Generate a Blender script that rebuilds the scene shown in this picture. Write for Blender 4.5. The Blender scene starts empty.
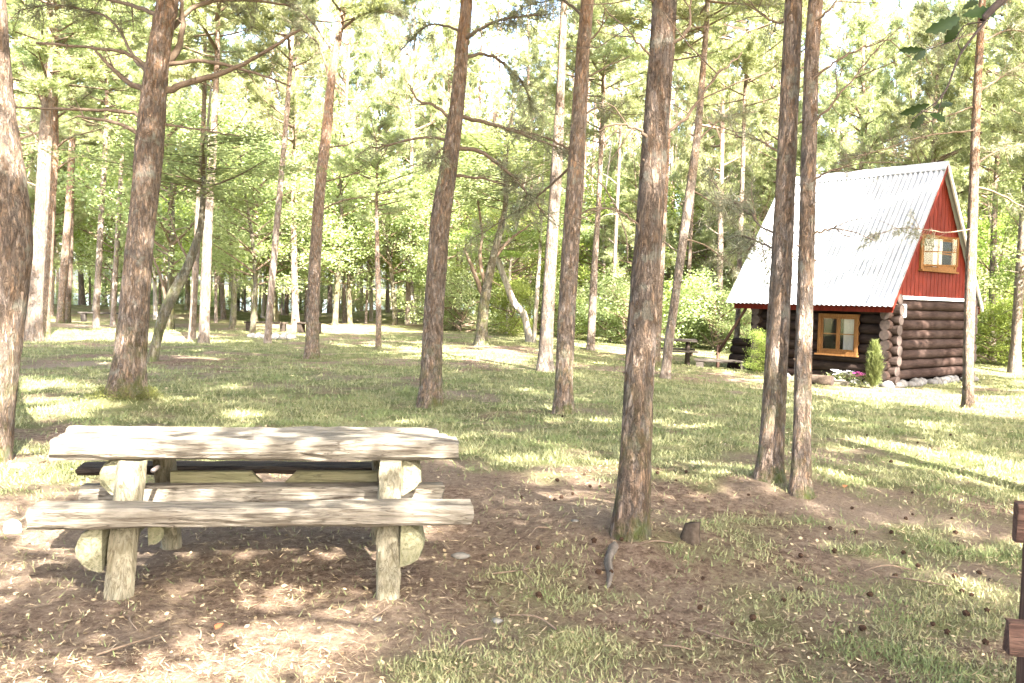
import bpy, math, random
import numpy as np
from mathutils import Vector, Matrix

R = math.radians
scene = bpy.context.scene
COL = scene.collection
rng = np.random.default_rng(7)
random.seed(7)
HAZE = 0.0

# ------------------------------------------------------------------ camera model
FPX, CX, CY = 850.0, 512.0, 341.5
CAMZ = 1.5
PITCH, ROLL = -math.atan(41.5 / 850.0), R(1.5)
M3 = (Matrix.Rotation(R(90) + PITCH, 3, 'X') @ Matrix.Rotation(ROLL, 3, 'Z'))
RIGHT = np.array(M3.col[0]); UP = np.array(M3.col[1]); FWD = -np.array(M3.col[2])
CAM = np.array([0, 0, CAMZ])

def sstep(a, b, t):
    t = np.clip((t - a) / (b - a), 0, 1)
    return t * t * (3 - 2 * t)

def gauss(x, y, cx, cy, sx, sy):
    return np.exp(-((x - cx) / sx) ** 2 - ((y - cy) / sy) ** 2)

def ground_h(x, y):
    x = np.asarray(x, float); y = np.asarray(y, float)
    h = 0.02 * np.sin(1.3 * x + .7) * np.cos(1.1 * y) + 0.03 * np.sin(.45 * x - .6 * y) + .012 * np.sin(3.1 * x + 2.3 * y)
    far = sstep(9, 22, np.hypot(x, y))
    h = h - .38 * far * sstep(-1, 8, x) * (1 - sstep(40, 60, y))
    h = h + .75 * gauss(x, y, -19.5, 50, 4.2, 3.2) + .7 * gauss(x, y, -6.5, 56, 6.5, 4) + .5 * gauss(x, y, -27, 50, 4, 3)
    h = h + .12 * gauss(x, y, .77, 5.3, .6, .6) + .16 * gauss(x, y, -5.0, 11.0, .55, .55) + .14 * gauss(x, y, 2.27, 7.0, .7, .6)
    # the shore and the lake bed beyond the wood on the left, and the far shore
    lake = sstep(72, 90, y) * (1 - sstep(420, 520, y)) * (1 - sstep(5, 40, x))
    h = h - 2.2 * lake + 9 * sstep(430, 900, y)
    return h

def ray(px, py):
    return FWD + RIGHT * ((px - CX) / FPX) - UP * ((py - CY) / FPX)

def at(px, py, depth):
    return CAM + ray(px, py) * depth

def gpt(px, py):
    r = ray(px, py)
    t = 1.0
    while t < 300:
        p = CAM + r * t
        if p[2] < ground_h(p[0], p[1]): break
        t += .05 + t * .002
    return np.array([p[0], p[1], float(ground_h(p[0], p[1]))]), t

def gxy(px, depth):
    """ground point on the column px at a given forward distance"""
    p = at(px, 300, depth)
    return np.array([p[0], p[1], float(ground_h(p[0], p[1]))])

# ------------------------------------------------------------------ object helpers
def tag(o, label=None, cat=None, group=None, kind=None):
    if label: o['label'] = label
    if cat: o['category'] = cat
    if group: o['group'] = group
    if kind: o['kind'] = kind
    return o

def thing(name, label, cat, loc=(0, 0, 0), rz=0, group=None):
    o = bpy.data.objects.new(name, None)
    o.empty_display_size = .2
    COL.objects.link(o)
    o.location = loc; o.rotation_euler = (0, 0, rz)
    return tag(o, label, cat, group)

def link(name, me, parent=None):
    o = bpy.data.objects.new(name, me)
    COL.objects.link(o)
    if parent is not None: o.parent = parent
    return o

def copy_tree(o, parent=None):
    c = o.copy(); COL.objects.link(c)
    c.parent = parent
    for ch in o.children: copy_tree(ch, c)
    return c

class MB:
    """collects shapes for one mesh; faces of any size"""
    def __init__(s): s.v = []; s.f = []; s.m = []; s.n = 0; s.sm = []
    def add(s, V, F, mat=0, smooth=False):
        V = [tuple(map(float, p)) for p in V]
        s.v += V
        for f in F:
            s.f.append(tuple(int(i) + s.n for i in f)); s.m.append(mat); s.sm.append(smooth)
        s.n += len(V)
        return s
    def box(s, lo, hi, mat=0, M=None, bev=0.0):
        x0, y0, z0 = lo; x1, y1, z1 = hi
        if bev > 0:
            prof = rrect(y0, y1, z0, z1, bev)
            V = []; n = len(prof)
            xs = [(x0, 1), (x0 + bev, 0), (x1 - bev, 0), (x1, 1)]
            cy, cz = (y0 + y1) / 2, (z0 + z1) / 2
            for x, ins in xs:
                for (y, z) in prof:
                    if ins:
                        y = y - math.copysign(min(bev, abs(y - cy)), y - cy); z = z - math.copysign(min(bev, abs(z - cz)), z - cz)
                    V.append((x, y, z))
            F = []
            for k in range(3):
                for i in range(n):
                    j = (i + 1) % n
                    F.append((k * n + i, k * n + j, (k + 1) * n + j, (k + 1) * n + i))
            F.append(tuple(range(n - 1, -1, -1))); F.append(tuple(3 * n + i for i in range(n)))
        else:
            V = [(x, y, z) for x in (x0, x1) for y in (y0, y1) for z in (z0, z1)]
            F = [(0, 1, 3, 2), (4, 6, 7, 5), (0, 4, 5, 1), (2, 3, 7, 6), (0, 2, 6, 4), (1, 5, 7, 3)]
        if M is not None: V = [tuple(M @ Vector(p)) for p in V]
        return s.add(V, F, mat)
    def tube(s, P, rad, sides=8, mat=0, cap=True, wob=0.0, smooth=True, seed=0):
        V, F = tube_np(P, rad, sides, wob, seed)
        F = [tuple(f) for f in F]
        n = len(P)
        if cap:
            F.append(tuple(range(sides - 1, -1, -1))); F.append(tuple((n - 1) * sides + i for i in range(sides)))
        return s.add(V, F, mat, smooth)
    def beam(s, prof, x0, x1, nseg=10, jit=0.004, mat=0, M=None, capmat=None, seed=0, taper=0.0):
        """a hewn timber along x: cross-section prof (list of y,z), slightly irregular"""
        g = np.random.default_rng(seed + 11)
        n = len(prof); V = []; F = []
        ph = g.uniform(0, 6, (n, 2))
        for k in range(nseg + 1):
            t = k / nseg; x = x0 + (x1 - x0) * t
            sc = 1 + taper * (t - .5)
            e = .985 if k in (0, nseg) else 1
            for i, (y, z) in enumerate(prof):
                dy = jit * math.sin(5 * x + ph[i, 0]) + jit * .6 * g.normal()
                dz = jit * math.sin(4 * x + ph[i, 1]) + jit * .6 * g.normal()
                dx = jit * 1.5 * g.normal() if k in (0, nseg) else 0
                V.append((x + dx, y * sc * e + dy, z * sc + dz))
        for k in range(nseg):
            for i in range(n):
                j = (i + 1) % n
                F.append((k * n + i, (k + 1) * n + i, (k + 1) * n + j, k * n + j))
        if M is not None: V = [tuple(M @ Vector(p)) for p in V]
        s.add(V, F, mat)
        base = s.n - len(V)
        for cap in (tuple(range(n)), tuple(nseg * n + i for i in range(n - 1, -1, -1))):
            s.f.append(tuple(base + i for i in cap)); s.m.append(mat if capmat is None else capmat); s.sm.append(False)
        return s
    def build(s, name, mats, parent=None, smooth=None):
        me = bpy.data.meshes.new(name)
        me.from_pydata(s.v, [], s.f)
        for m in (mats if isinstance(mats, (list, tuple)) else [mats]): me.materials.append(m)
        me.polygons.foreach_set('material_index', s.m)
        me.polygons.foreach_set('use_smooth', s.sm if smooth is None else [smooth] * len(s.f))
        me.update()
        return link(name, me, parent)

def rrect(y0, y1, z0, z1, r):
    P = []
    for cy, cz, a0 in ((y1 - r, z0 + r, -90), (y1 - r, z1 - r, 0), (y0 + r, z1 - r, 90), (y0 + r, z0 + r, 180)):
        for k in range(3):
            a = R(a0 + 45 * k); P.append((cy + r * math.cos(a), cz + r * math.sin(a)))
    return P

def tube_np(P, rad, sides=8, wob=0.0, seed=0):
    P = np.asarray(P, float); n = len(P)
    rad = np.broadcast_to(np.asarray(rad, float), (n,))
    T = np.gradient(P, axis=0) if n > 1 else np.array([[0, 0, 1.]])
    T /= np.linalg.norm(T, axis=1, keepdims=True) + 1e-9
    ref = np.array([1, 0, 0.]) if abs(T[0][0]) < .8 else np.array([0, 1, 0.])
    V = np.zeros((n, sides, 3)); a = np.arange(sides) / sides * 2 * np.pi
    u = np.cross(T[0], ref); u /= np.linalg.norm(u)
    g = np.random.default_rng(seed + 3)
    ph = g.uniform(0, 6.28, 6)
    for k in range(n):
        u = u - T[k] * np.dot(u, T[k]); u /= np.linalg.norm(u) + 1e-9
        w = np.cross(T[k], u)
        r = rad[k] * np.ones(sides)
        if wob:
            z = P[k, 2]
            r = r * (1 + wob * (.5 * np.sin(2 * a + ph[0] + 1.1 * z) + .4 * np.sin(3 * a + ph[1] - 1.7 * z) + .35 * np.sin(5 * a + ph[2] + 2.3 * z)
                                + .3 * np.sin(7 * a + ph[3] + 5 * z)) + wob * .35 * g.normal(size=sides))
        V[k] = P[k] + r[:, None] * (np.cos(a)[:, None] * u + np.sin(a)[:, None] * w)
    i = np.arange(sides); j = (i + 1) % sides
    F = np.concatenate([np.stack([k * sides + i, k * sides + j, (k + 1) * sides + j, (k + 1) * sides + i], 1) for k in range(n - 1)])
    return V.reshape(-1, 3), F

def smooth_path(P, n):
    """Catmull-Rom through the points (any dimension)"""
    P = np.asarray(P, float)
    Q = np.vstack([2 * P[0] - P[1], P, 2 * P[-1] - P[-2]])
    t = np.linspace(0, len(P) - 1 - 1e-6, n); i = t.astype(int); u = (t - i)[:, None]
    a, b, c, d = Q[i], Q[i + 1], Q[i + 2], Q[i + 3]
    return .5 * (2 * b + (c - a) * u + (2 * a - 5 * b + 4 * c - d) * u ** 2 + (3 * b - a - 3 * c + d) * u ** 3)

class NB:
    """numpy mesh collector for foliage and wood: triangles and quads"""
    def __init__(s): s.V = []; s.T = []; s.Q = []; s.tm = []; s.qm = []; s.n = 0
    def tris(s, V, mat=0):
        V = np.asarray(V, np.float32).reshape(-1, 3); k = len(V) // 3
        s.T.append(np.arange(k * 3).reshape(-1, 3) + s.n); s.tm.append(np.full(k, mat)); s.V.append(V); s.n += len(V)
    def quads(s, V, mat=0):
        V = np.asarray(V, np.float32).reshape(-1, 3); k = len(V) // 4
        s.Q.append(np.arange(k * 4).reshape(-1, 4) + s.n); s.qm.append(np.full(k, mat)); s.V.append(V); s.n += len(V)
    def tube(s, P, rad, sides=5, mat=0, wob=0.0, seed=0):
        V, F = tube_np(P, rad, sides, wob, seed)
        s.Q.append(F + s.n); s.qm.append(np.full(len(F), mat)); s.V.append(V); s.n += len(V)
    def mesh(s, name, mats, smooth_mats=()):
        V = np.concatenate(s.V)
        T = np.concatenate(s.T) if s.T else np.zeros((0, 3), int)
        Q = np.concatenate(s.Q) if s.Q else np.zeros((0, 4), int)
        me = bpy.data.meshes.new(name)
        me.vertices.add(len(V)); me.vertices.foreach_set('co', V.astype(np.float32).ravel())
        me.loops.add(T.size + Q.size)
        me.loops.foreach_set('vertex_index', np.concatenate([T.ravel(), Q.ravel()]).astype(np.int32))
        me.polygons.add(len(T) + len(Q))
        st = np.concatenate([np.arange(len(T)) * 3, T.size + np.arange(len(Q)) * 4]).astype(np.int32)
        me.polygons.foreach_set('loop_start', st)
        mi = np.concatenate(([x for x in s.tm] or [np.zeros(0)]) + ([x for x in s.qm] or [np.zeros(0)])).astype(np.int32)
        me.polygons.foreach_set('material_index', mi)
        me.polygons.foreach_set('use_smooth', np.isin(mi, list(smooth_mats)))
        for m in (mats if isinstance(mats, (list, tuple)) else [mats]): me.materials.append(m)
        me.update(calc_edges=True)
        return me
    def build(s, name, mats, parent=None, smooth_mats=()):
        return link(name, s.mesh(name, mats, smooth_mats), parent)

def unit(v): return v / (np.linalg.norm(v, axis=-1, keepdims=True) + 1e-9)

def tufts(g, C, A, k=14, ln=.13, w=.014, spread=.8):
    """needle tufts: k thin triangles round each centre C along axis A"""
    n = len(C)
    d = unit(A)[:, None, :] * 1.0 + g.normal(0, spread, (n, k, 3))
    d = unit(d) * (ln * g.uniform(.7, 1.2, (n, k, 1)))
    b = C[:, None, :] + A[:, None, :] * g.uniform(-.12, .04, (n, k, 1)) + g.normal(0, .012, (n, k, 3))
    side = unit(np.cross(d, g.normal(size=(n, k, 3)))) * w * .5
    return np.stack([b - side, b + side, b + d], 2).reshape(-1, 3)

def leaves(g, C, size, flat=.6):
    n = len(C)
    nor = unit(g.normal(0, flat, (n, 3)) + np.array([0, 0, 1.]))
    d = unit(np.cross(nor, g.normal(size=(n, 3)))); s = np.cross(nor, d)
    L = size * g.uniform(.6, 1.25, (n, 1)); W = L * .34
    fold = nor * L * .08
    return np.stack([C - d * L * .5, C + s * W + fold, C + d * L * .5, C - s * W + fold], 1).reshape(-1, 3)

# ------------------------------------------------------------------ materials
def new_mat(name):
    m = bpy.data.materials.new(name); m.use_nodes = True
    nt = m.node_tree; nt.nodes.clear()
    out = nt.nodes.new('ShaderNodeOutputMaterial')
    return m, nt, out

class NT:
    def __init__(s, nt): s.nt = nt
    def n(s, t, **kw):
        nd = s.nt.nodes.new('ShaderNode' + t)
        for k, v in kw.items():
            if k.startswith('_'): setattr(nd, k[1:], v)
        return nd
    def l(s, a, b): s.nt.links.new(a, b)
    def coord(s, which='Object', scale=(1, 1, 1), loc=(0, 0, 0)):
        tc = s.n('TexCoord'); mp = s.n('Mapping'); mp.inputs['Scale'].default_value = scale; mp.inputs['Location'].default_value = loc
        s.l(tc.outputs[which], mp.inputs['Vector']); return mp.outputs['Vector']
    def noise(s, vec, scale=5, detail=6, rough=.6, dist=0):
        nd = s.n('TexNoise'); nd.inputs['Scale'].default_value = scale; nd.inputs['Detail'].default_value = detail
        nd.inputs['Roughness'].default_value = rough; nd.inputs['Distortion'].default_value = dist
        if vec is not None: s.l(vec, nd.inputs['Vector'])
        return nd.outputs['Fac']
    def voro(s, vec, scale=5, feature='F1', out='Distance', rnd=1):
        nd = s.n('TexVoronoi'); nd.feature = feature; nd.inputs['Scale'].default_value = scale; nd.inputs['Randomness'].default_value = rnd
        if vec is not None: s.l(vec, nd.inputs['Vector'])
        return nd.outputs[out]
    def ramp(s, fac, stops):
        nd = s.n('ValToRGB'); cr = nd.color_ramp
        while len(cr.elements) < len(stops): cr.elements.new(.5)
        for e, (p, c) in zip(cr.elements, stops):
            e.position = p; e.color = (c, c, c, 1) if isinstance(c, (int, float)) else (*c, 1)
        s.l(fac, nd.inputs['Fac']); return nd.outputs['Color']
    def mix(s, fac, a, b, blend='MIX'):
        nd = s.n('Mix'); nd.data_type = 'RGBA'; nd.blend_type = blend
        for sock, val in ((nd.inputs[0], fac), (nd.inputs[6], a), (nd.inputs[7], b)):
            if isinstance(val, (int, float)): sock.default_value = val
            elif isinstance(val, tuple): sock.default_value = (*val, 1)
            else: s.l(val, sock)
        return nd.outputs[2]
    def math(s, op, a, b=None, c=None, clamp=False):
        nd = s.n('Math'); nd.operation = op; nd.use_clamp = clamp
        for i, v in enumerate((a, b, c)):
            if v is None: continue
            if isinstance(v, (int, float)): nd.inputs[i].default_value = v
            else: s.l(v, nd.inputs[i])
        return nd.outputs[0]
    def bump(s, h, strength=.4, dist=.02):
        nd = s.n('Bump'); nd.inputs['Strength'].default_value = strength; nd.inputs['Distance'].default_value = dist
        s.l(h, nd.inputs['Height']); return nd.outputs['Normal']
    def bsdf(s, col, rough=.8, normal=None, spec=.3, metal=0.0):
        nd = s.n('BsdfPrincipled')
        if isinstance(col, tuple): nd.inputs['Base Color'].default_value = (*col, 1)
        else: s.l(col, nd.inputs['Base Color'])
        if isinstance(rough, (int, float)): nd.inputs['Roughness'].default_value = rough
        else: s.l(rough, nd.inputs['Roughness'])
        nd.inputs['Specular IOR Level'].default_value = spec; nd.inputs['Metallic'].default_value = metal
        if normal is not None: s.l(normal, nd.inputs['Normal'])
        return nd.outputs[0]

def mat_foliage(name, c0, c1, trans=.35, c2=None):
    m, nt, out = new_mat(name); k = NT(nt)
    geo = k.n('NewGeometry'); oi = k.n('ObjectInfo')
    col = k.mix(geo.outputs['Random Per Island'], c0, c1)
    if c2: col = k.mix(k.math('MULTIPLY', k.math('GREATER_THAN', k.noise(k.coord('Object'), .9, 2), .56), .75), col, c2)
    hv = k.n('HueSaturation'); k.l(col, hv.inputs['Color'])
    k.l(k.math('MULTIPLY_ADD', oi.outputs['Random'], .03, .485), hv.inputs['Hue'])
    k.l(k.math('MULTIPLY_ADD', oi.outputs['Random'], .5, .75), hv.inputs['Value'])
    d = k.n('BsdfPrincipled'); d.inputs['Roughness'].default_value = .55; d.inputs['Specular IOR Level'].default_value = .15
    t = k.n('BsdfTranslucent'); k.l(hv.outputs[0], d.inputs['Base Color'])
    tc = k.mix(1.0, hv.outputs[0], (1.15, 1.15, .82), 'MULTIPLY'); k.l(tc, t.inputs['Color'])
    mx = k.n('MixShader'); mx.inputs[0].default_value = trans; k.l(d.outputs[0], mx.inputs[1]); k.l(t.outputs[0], mx.inputs[2])
    k.l(mx.outputs[0], out.inputs[0]); return m

def mat_bark(name, low, high, dark, z0=3., z1=8., moss=0.0, plate=9.):
    """pine bark: fissured grey-brown plates low on the trunk, thin orange bark higher up; moss near the ground"""
    m, nt, out = new_mat(name); k = NT(nt)
    v = k.coord('Object'); vs = k.coord('Object', (1, 1, .30))
    warp = k.n('VectorMath'); warp.operation = 'MULTIPLY_ADD'
    nz = k.n('TexNoise'); nz.inputs['Scale'].default_value = 14; nz.inputs['Detail'].default_value = 5; nz.inputs['Roughness'].default_value = .7; k.l(vs, nz.inputs['Vector'])
    k.l(nz.outputs['Color'], warp.inputs[0]); warp.inputs[1].default_value = (.10, .10, .10); k.l(vs, warp.inputs[2])
    cr = k.voro(warp.outputs[0], plate, 'DISTANCE_TO_EDGE')
    rid = k.math('ABSOLUTE', k.math('SUBTRACT', k.noise(k.coord('Object', (1, 1, .22)), plate * 1.1, 6, .65, .8), .5))
    crack = k.math('MULTIPLY', k.ramp(cr, [(0.0, .1), (.12, .7), (.32, 1.0)]), k.ramp(rid, [(0.0, .0), (.04, .5), (.13, 1.0)]))
    fine = k.noise(k.coord('Object', (1, 1, .25)), 38, 5, .7)
    big = k.noise(v, 1.6, 4, .6)
    sep = k.n('SeparateXYZ'); k.l(v, sep.inputs[0])
    hi = k.math('MULTIPLY_ADD', big, 1.2, k.math('MULTIPLY_ADD', sep.outputs['Z'], 1 / (z1 - z0), -z0 / (z1 - z0) - .6), clamp=True)
    col = k.mix(hi, low, high)
    col = k.mix(k.math('MULTIPLY', k.math('SUBTRACT', 1.0, crack), k.math('MULTIPLY_ADD', hi, -.35, .95)), col, dark)
    col = k.mix(k.math('MULTIPLY_ADD', fine, 1.3, -.25, clamp=True), k.mix(.55, col, dark), k.mix(.25, col, (.5, .44, .38)))
    cell = k.n('TexVoronoi'); cell.inputs['Scale'].default_value = plate * 1.7; k.l(warp.outputs[0], cell.inputs['Vector'])
    hs = k.n('HueSaturation'); k.l(col, hs.inputs['Color']); sp = k.n('SeparateColor'); k.l(cell.outputs['Color'], sp.inputs[0])
    k.l(k.math('MULTIPLY_ADD', sp.outputs[0], .8, .95), hs.inputs['Value']); k.l(k.math('MULTIPLY_ADD', sp.outputs[1], .5, .75), hs.inputs['Saturation']); col = hs.outputs[0]
    lich = k.ramp(k.noise(v, 6.5, 5, .65), [(.56, 0.0), (.66, .55)])
    col = k.mix(lich, col, (.30, .30, .24))
    if moss:
        mf = k.math('MULTIPLY', k.math('MULTIPLY_ADD', sep.outputs['Z'], -1.0 / moss, 1.0, clamp=True), k.ramp(k.noise(v, 4.2, 5, .65), [(.46, 0.0), (.66, .8)]))
        col = k.mix(mf, col, (.10, .13, .025))
    oi = k.n('ObjectInfo'); hv = k.n('HueSaturation'); k.l(col, hv.inputs['Color']); k.l(k.math('MULTIPLY_ADD', oi.outputs['Random'], .4, .8), hv.inputs['Value'])
    h = k.math('MULTIPLY_ADD', fine, .7, crack)
    k.l(k.bsdf(hv.outputs[0], .9, k.bump(h, 1.0, .045), .02), out.inputs[0]); return m

def mat_wood(name, light, mid, dark, axis=0, algae=0.0, scale=1.0, rough=.8):
    m, nt, out = new_mat(name); k = NT(nt)
    sc = [15 * scale] * 3; sc[axis] = 1.1 * scale
    v = k.coord('Object', tuple(sc)); vo = k.coord('Object')
    gr = k.noise(v, 3.2, 7, .65, .6)
    gr2 = k.noise(v, 11, 4, .7)
    col = k.ramp(gr, [(.34, dark), (.46, mid), (.58, light)])
    col = k.mix(k.math('MULTIPLY_ADD', gr2, 1.6, -.55, clamp=True), k.mix(.5, col, dark), col)
    crk = k.ramp(k.noise(v, 1.7, 5, .55, 1.2), [(.475, 1.0), (.5, 0.0), (.525, 1.0)])
    col = k.mix(k.math('MULTIPLY', k.math('SUBTRACT', 1.0, crk), .8), col, k.mix(.5, dark, (.05, .04, .03)))
    knot = k.ramp(k.voro(vo, 2.1 * scale), [(.0, 1.0), (.09, .7), (.13, 0.0)])
    col = k.mix(k.math('MULTIPLY', knot, .75), col, dark)
    st = k.noise(vo, 2.6 * scale, 5, .6)
    col = k.mix(k.ramp(st, [(.45, 0.0), (.75, .45)]), col, dark)
    if algae: col = k.mix(k.math('MULTIPLY', k.ramp(k.noise(vo, 3.3, 4, .6), [(.35, .3), (.62, 1.0)]), algae), col, (.13, .13, .07))
    h = k.math('MULTIPLY_ADD', gr2, .5, k.math('MULTIPLY_ADD', crk, .7, gr))
    k.l(k.bsdf(col, rough, k.bump(h, .6, .014), .06), out.inputs[0]); return m

def mat_plain(name, col, rough=.6, var=.15, scale=12, spec=.3, metal=0.0, bump=.1):
    m, nt, out = new_mat(name); k = NT(nt)
    nz = k.noise(k.coord('Object'), scale, 5, .6)
    c = k.mix(k.math('MULTIPLY_ADD', nz, 1.6, -.3, clamp=True), tuple(x * (1 - var) for x in col), tuple(min(1, x * (1 + var)) for x in col))
    k.l(k.bsdf(c, rough, k.bump(nz, bump, .01), spec, metal), out.inputs[0]); return m

MAT = {}
MAT['needles'] = mat_foliage('pine_needles', (.19, .22, .11), (.36, .375, .20), .42, (.26, .30, .13))
MAT['needles_grey'] = mat_foliage('pine_needles_old', (.12, .125, .075), (.26, .25, .17), .3)
MAT['leaf'] = mat_foliage('broad_leaves', (.18, .225, .10), (.32, .365, .18), .45, (.26, .31, .13))
MAT['leaf_yellow'] = mat_foliage('light_leaves', (.16, .22, .05), (.28, .34, .09), .5)
MAT['oak'] = mat_foliage('oak_leaves', (.06, .10, .025), (.10, .15, .04), .4)
MAT['grass'] = mat_foliage('grass_blades', (.125, .135, .06), (.25, .24, .125), .15, (.13, .155, .06))
MAT['moss'] = mat_foliage('moss_tips', (.06, .07, .018), (.12, .125, .035), .1)
MAT['litter'] = mat_foliage('dry_litter', (.07, .042, .025), (.34, .25, .16), .0)
MAT['bark'] = mat_bark('pine_bark', (.42, .295, .21), (.50, .285, .175), (.036, .024, .017), 2.0, 6.5, 1.1, 20)
MAT['bark_far'] = mat_bark('pine_bark_pale', (.27, .21, .165), (.36, .23, .155), (.075, .055, .042), 3, 9, 0, 12)
MAT['bark_mossy'] = mat_bark('mossy_bark', (.14, .12, .075), (.18, .15, .10), (.04, .034, .02), 3, 8, 3.2)
MAT['bark_birch'] = mat_bark('birch_bark', (.40, .37, .31), (.42, .38, .31), (.12, .10, .08), 3, 8, 0, 3)
MAT['twig'] = mat_plain('twig_bark', (.125, .088, .06), .9, .35, 30)
MAT['twig_grey'] = mat_plain('grey_twig_bark', (.22, .18, .145), .9, .3, 30)
MAT['wood'] = mat_wood('weathered_wood', (.29, .262, .215), (.20, .178, .138), (.075, .06, .046))
MAT['wood_z'] = mat_wood('weathered_post_wood', (.28, .25, .19), (.205, .18, .13), (.09, .075, .05), 2, .25)
MAT['wood_y'] = mat_wood('weathered_cross_wood', (.31, .285, .20), (.23, .21, .135), (.10, .09, .055), 1, .6)
MAT['wood_green'] = mat_wood('algae_wood', (.25, .225, .14), (.18, .16, .09), (.08, .068, .038), 0, .6)
MAT['wood_dark'] = mat_wood('dark_and_shaded_wood', (.10, .075, .055), (.055, .042, .034), (.02, .016, .013), 0)  # dark brown wood; on the table's far seat the tone stands for shade
MAT['wood_brown'] = mat_wood('brown_stained_wood', (.16, .095, .07), (.105, .06, .045), (.05, .03, .024), 0)
MAT['wood_brown_z'] = mat_wood('brown_stained_post', (.15, .09, .065), (.10, .057, .042), (.05, .03, .024), 2)
MAT['wood_grey'] = mat_wood('grey_old_plank', (.11, .095, .08), (.07, .06, .05), (.03, .025, .022), 0)
MAT['stone'] = mat_plain('pale_stone', (.26, .24, .21), .85, .3, 9, .2, 0, .6)
MAT['stone_grey'] = mat_plain('grey_stone', (.13, .12, .105), .9, .45, 14, .0, 0, .6)
MAT['cone'] = mat_plain('pine_cone_scales', (.04, .024, .016), .85, .5, 60, .03)
MAT['stump'] = mat_plain('stump_wood', (.06, .046, .035), .9, .6, 25, .0, 0, .6)
MAT['root'] = mat_plain('grey_root_wood', (.09, .078, .066), .9, .5, 25, .0, 0, .5)

# ------------------------------------------------------------------ ground
def vnoise(x, y, s, seed):
    """smooth value noise for albedo masks"""
    g = np.random.default_rng(seed); tab = g.random((256, 256))
    x = np.asarray(x) * s; y = np.asarray(y) * s
    xi = np.floor(x).astype(int); yi = np.floor(y).astype(int); fx = x - xi; fy = y - yi
    fx = fx * fx * (3 - 2 * fx); fy = fy * fy * (3 - 2 * fy)
    a = tab[xi & 255, yi & 255]; b = tab[(xi + 1) & 255, yi & 255]; c = tab[xi & 255, (yi + 1) & 255]; d = tab[(xi + 1) & 255, (yi + 1) & 255]
    return (a * (1 - fx) + b * fx) * (1 - fy) + (c * (1 - fx) + d * fx) * fy

def grass_mask(x, y):
    x = np.asarray(x, float); y = np.asarray(y, float)
    n = .34 * vnoise(x, y, .35, 1) + .36 * vnoise(x, y, 1.1, 2) + .30 * vnoise(x, y, 3.2, 3)
    base = .44 + .27 * sstep(5, 11, y) + .16 * sstep(-.3, 1.2, x) * sstep(2.0, 4.5, y)
    base = base - .34 * gauss(x, y, -1.4, 4.7, 2.6, 1.7)                       # trodden earth round the table
    base = base - .34 * gauss(x, y, -5.2, 9.0, 2.6, .9)                         # bare strip behind it
    base = base - .22 * gauss(x, y, 1.5, 19.5, 9, 1.6) - .35 * gauss(x, y, 5.5, 22, 4, 2.5)   # worn track to the cabin
    base = base - .1 * gauss(x, y, -13.5, 38, 3.5, 3) + .06 * gauss(x, y, 3.0, 4.5, 2.2, 1.6) - .12 * gauss(x, y, -3, 27, 7, 2.5)
    base = base + .30 * gauss(x, y, -3.9, 6.6, .8, .5) 
    return np.clip((base + (n - .5) * 1.7), 0, 1)

def axis_pts(segs):
    out = []
    for a, b, n in segs: out.append(np.linspace(a, b, n, endpoint=False))
    return np.concatenate(out + [[segs[-1][1]]])

gx = axis_pts([(-1500, -150, 12), (-150, -40, 30), (-40, -8, 90), (-8, 8, 190), (8, 40, 90), (40, 150, 30), (150, 1500, 12)])
gy = axis_pts([(-300, -30, 14), (-30, 1, 30), (1, 10, 130), (10, 30, 130), (30, 100, 120), (100, 1500, 40)])
X, Y = np.meshgrid(gx, gy, indexing='ij')
Z = ground_h(X, Y) + .016 * (vnoise(X, Y, 5, 9) - .5) + .03 * (vnoise(X, Y, 1.7, 8) - .5)
Vg = np.stack([X, Y, Z], -1).reshape(-1, 3)
ny = len(gy)
ii, jj = np.meshgrid(np.arange(len(gx) - 1), np.arange(ny - 1), indexing='ij')
q = np.stack([ii * ny + jj, (ii + 1) * ny + jj, (ii + 1) * ny + jj + 1, ii * ny + jj + 1], -1).reshape(-1, 4)
nb = NB(); nb.V.append(Vg); nb.n = len(Vg); nb.Q.append(q); nb.qm.append(np.zeros(len(q)))

m, nt, out = new_mat('forest_floor'); k = NT(nt)
vo = k.coord('Object')
att = k.n('Attribute'); att.attribute_name = 'grassy'
n1 = k.noise(vo, 2.2, 8, .7); n2 = k.noise(vo, 17, 8, .82); n3 = k.noise(vo, 75, 6, .8); n4 = k.noise(vo, .5, 4, .6)
soil = k.ramp(n2, [(.32, (.03, .02, .014)), (.45, (.135, .092, .065)), (.56, (.235, .168, .12)), (.70, (.38, .30, .225))])
sand = k.ramp(n3, [(.3, (.10, .075, .055)), (.52, (.26, .205, .155)), (.75, (.42, .345, .27))])
soil = k.mix(k.ramp(n4, [(.42, 0.0), (.62, .6)]), soil, sand)
grass = k.ramp(n3, [(.25, (.05, .06, .022)), (.5, (.125, .135, .055)), (.7, (.22, .21, .11))])
dry = k.ramp(n3, [(.3, (.20, .17, .09)), (.7, (.40, .35, .20))])
grass = k.mix(k.ramp(n1, [(.46, 0.0), (.66, .75)]), grass, dry)
gm = k.math('ADD', att.outputs['Fac'], k.math('MULTIPLY_ADD', n2, 1.1, -.55))
gm = k.ramp(gm, [(.34, 0.0), (.72, 1.0)])
col = k.mix(gm, soil, grass)
fl = k.voro(vo, 38)
col = k.mix(k.ramp(fl, [(.07, .8), (.13, 0.0)]), col, k.ramp(n1, [(.4, (.06, .04, .03)), (.55, (.42, .34, .27))]))
h = k.math('MULTIPLY_ADD', n3, .5, n2)
k.l(k.bsdf(col, .95, k.bump(h, 1.0, .06), .0), out.inputs[0])
MAT['ground'] = m
go = nb.build('ground', MAT['ground'], smooth_mats=(0,))
ga = go.data.attributes.new('grassy', 'FLOAT', 'POINT')
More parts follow.
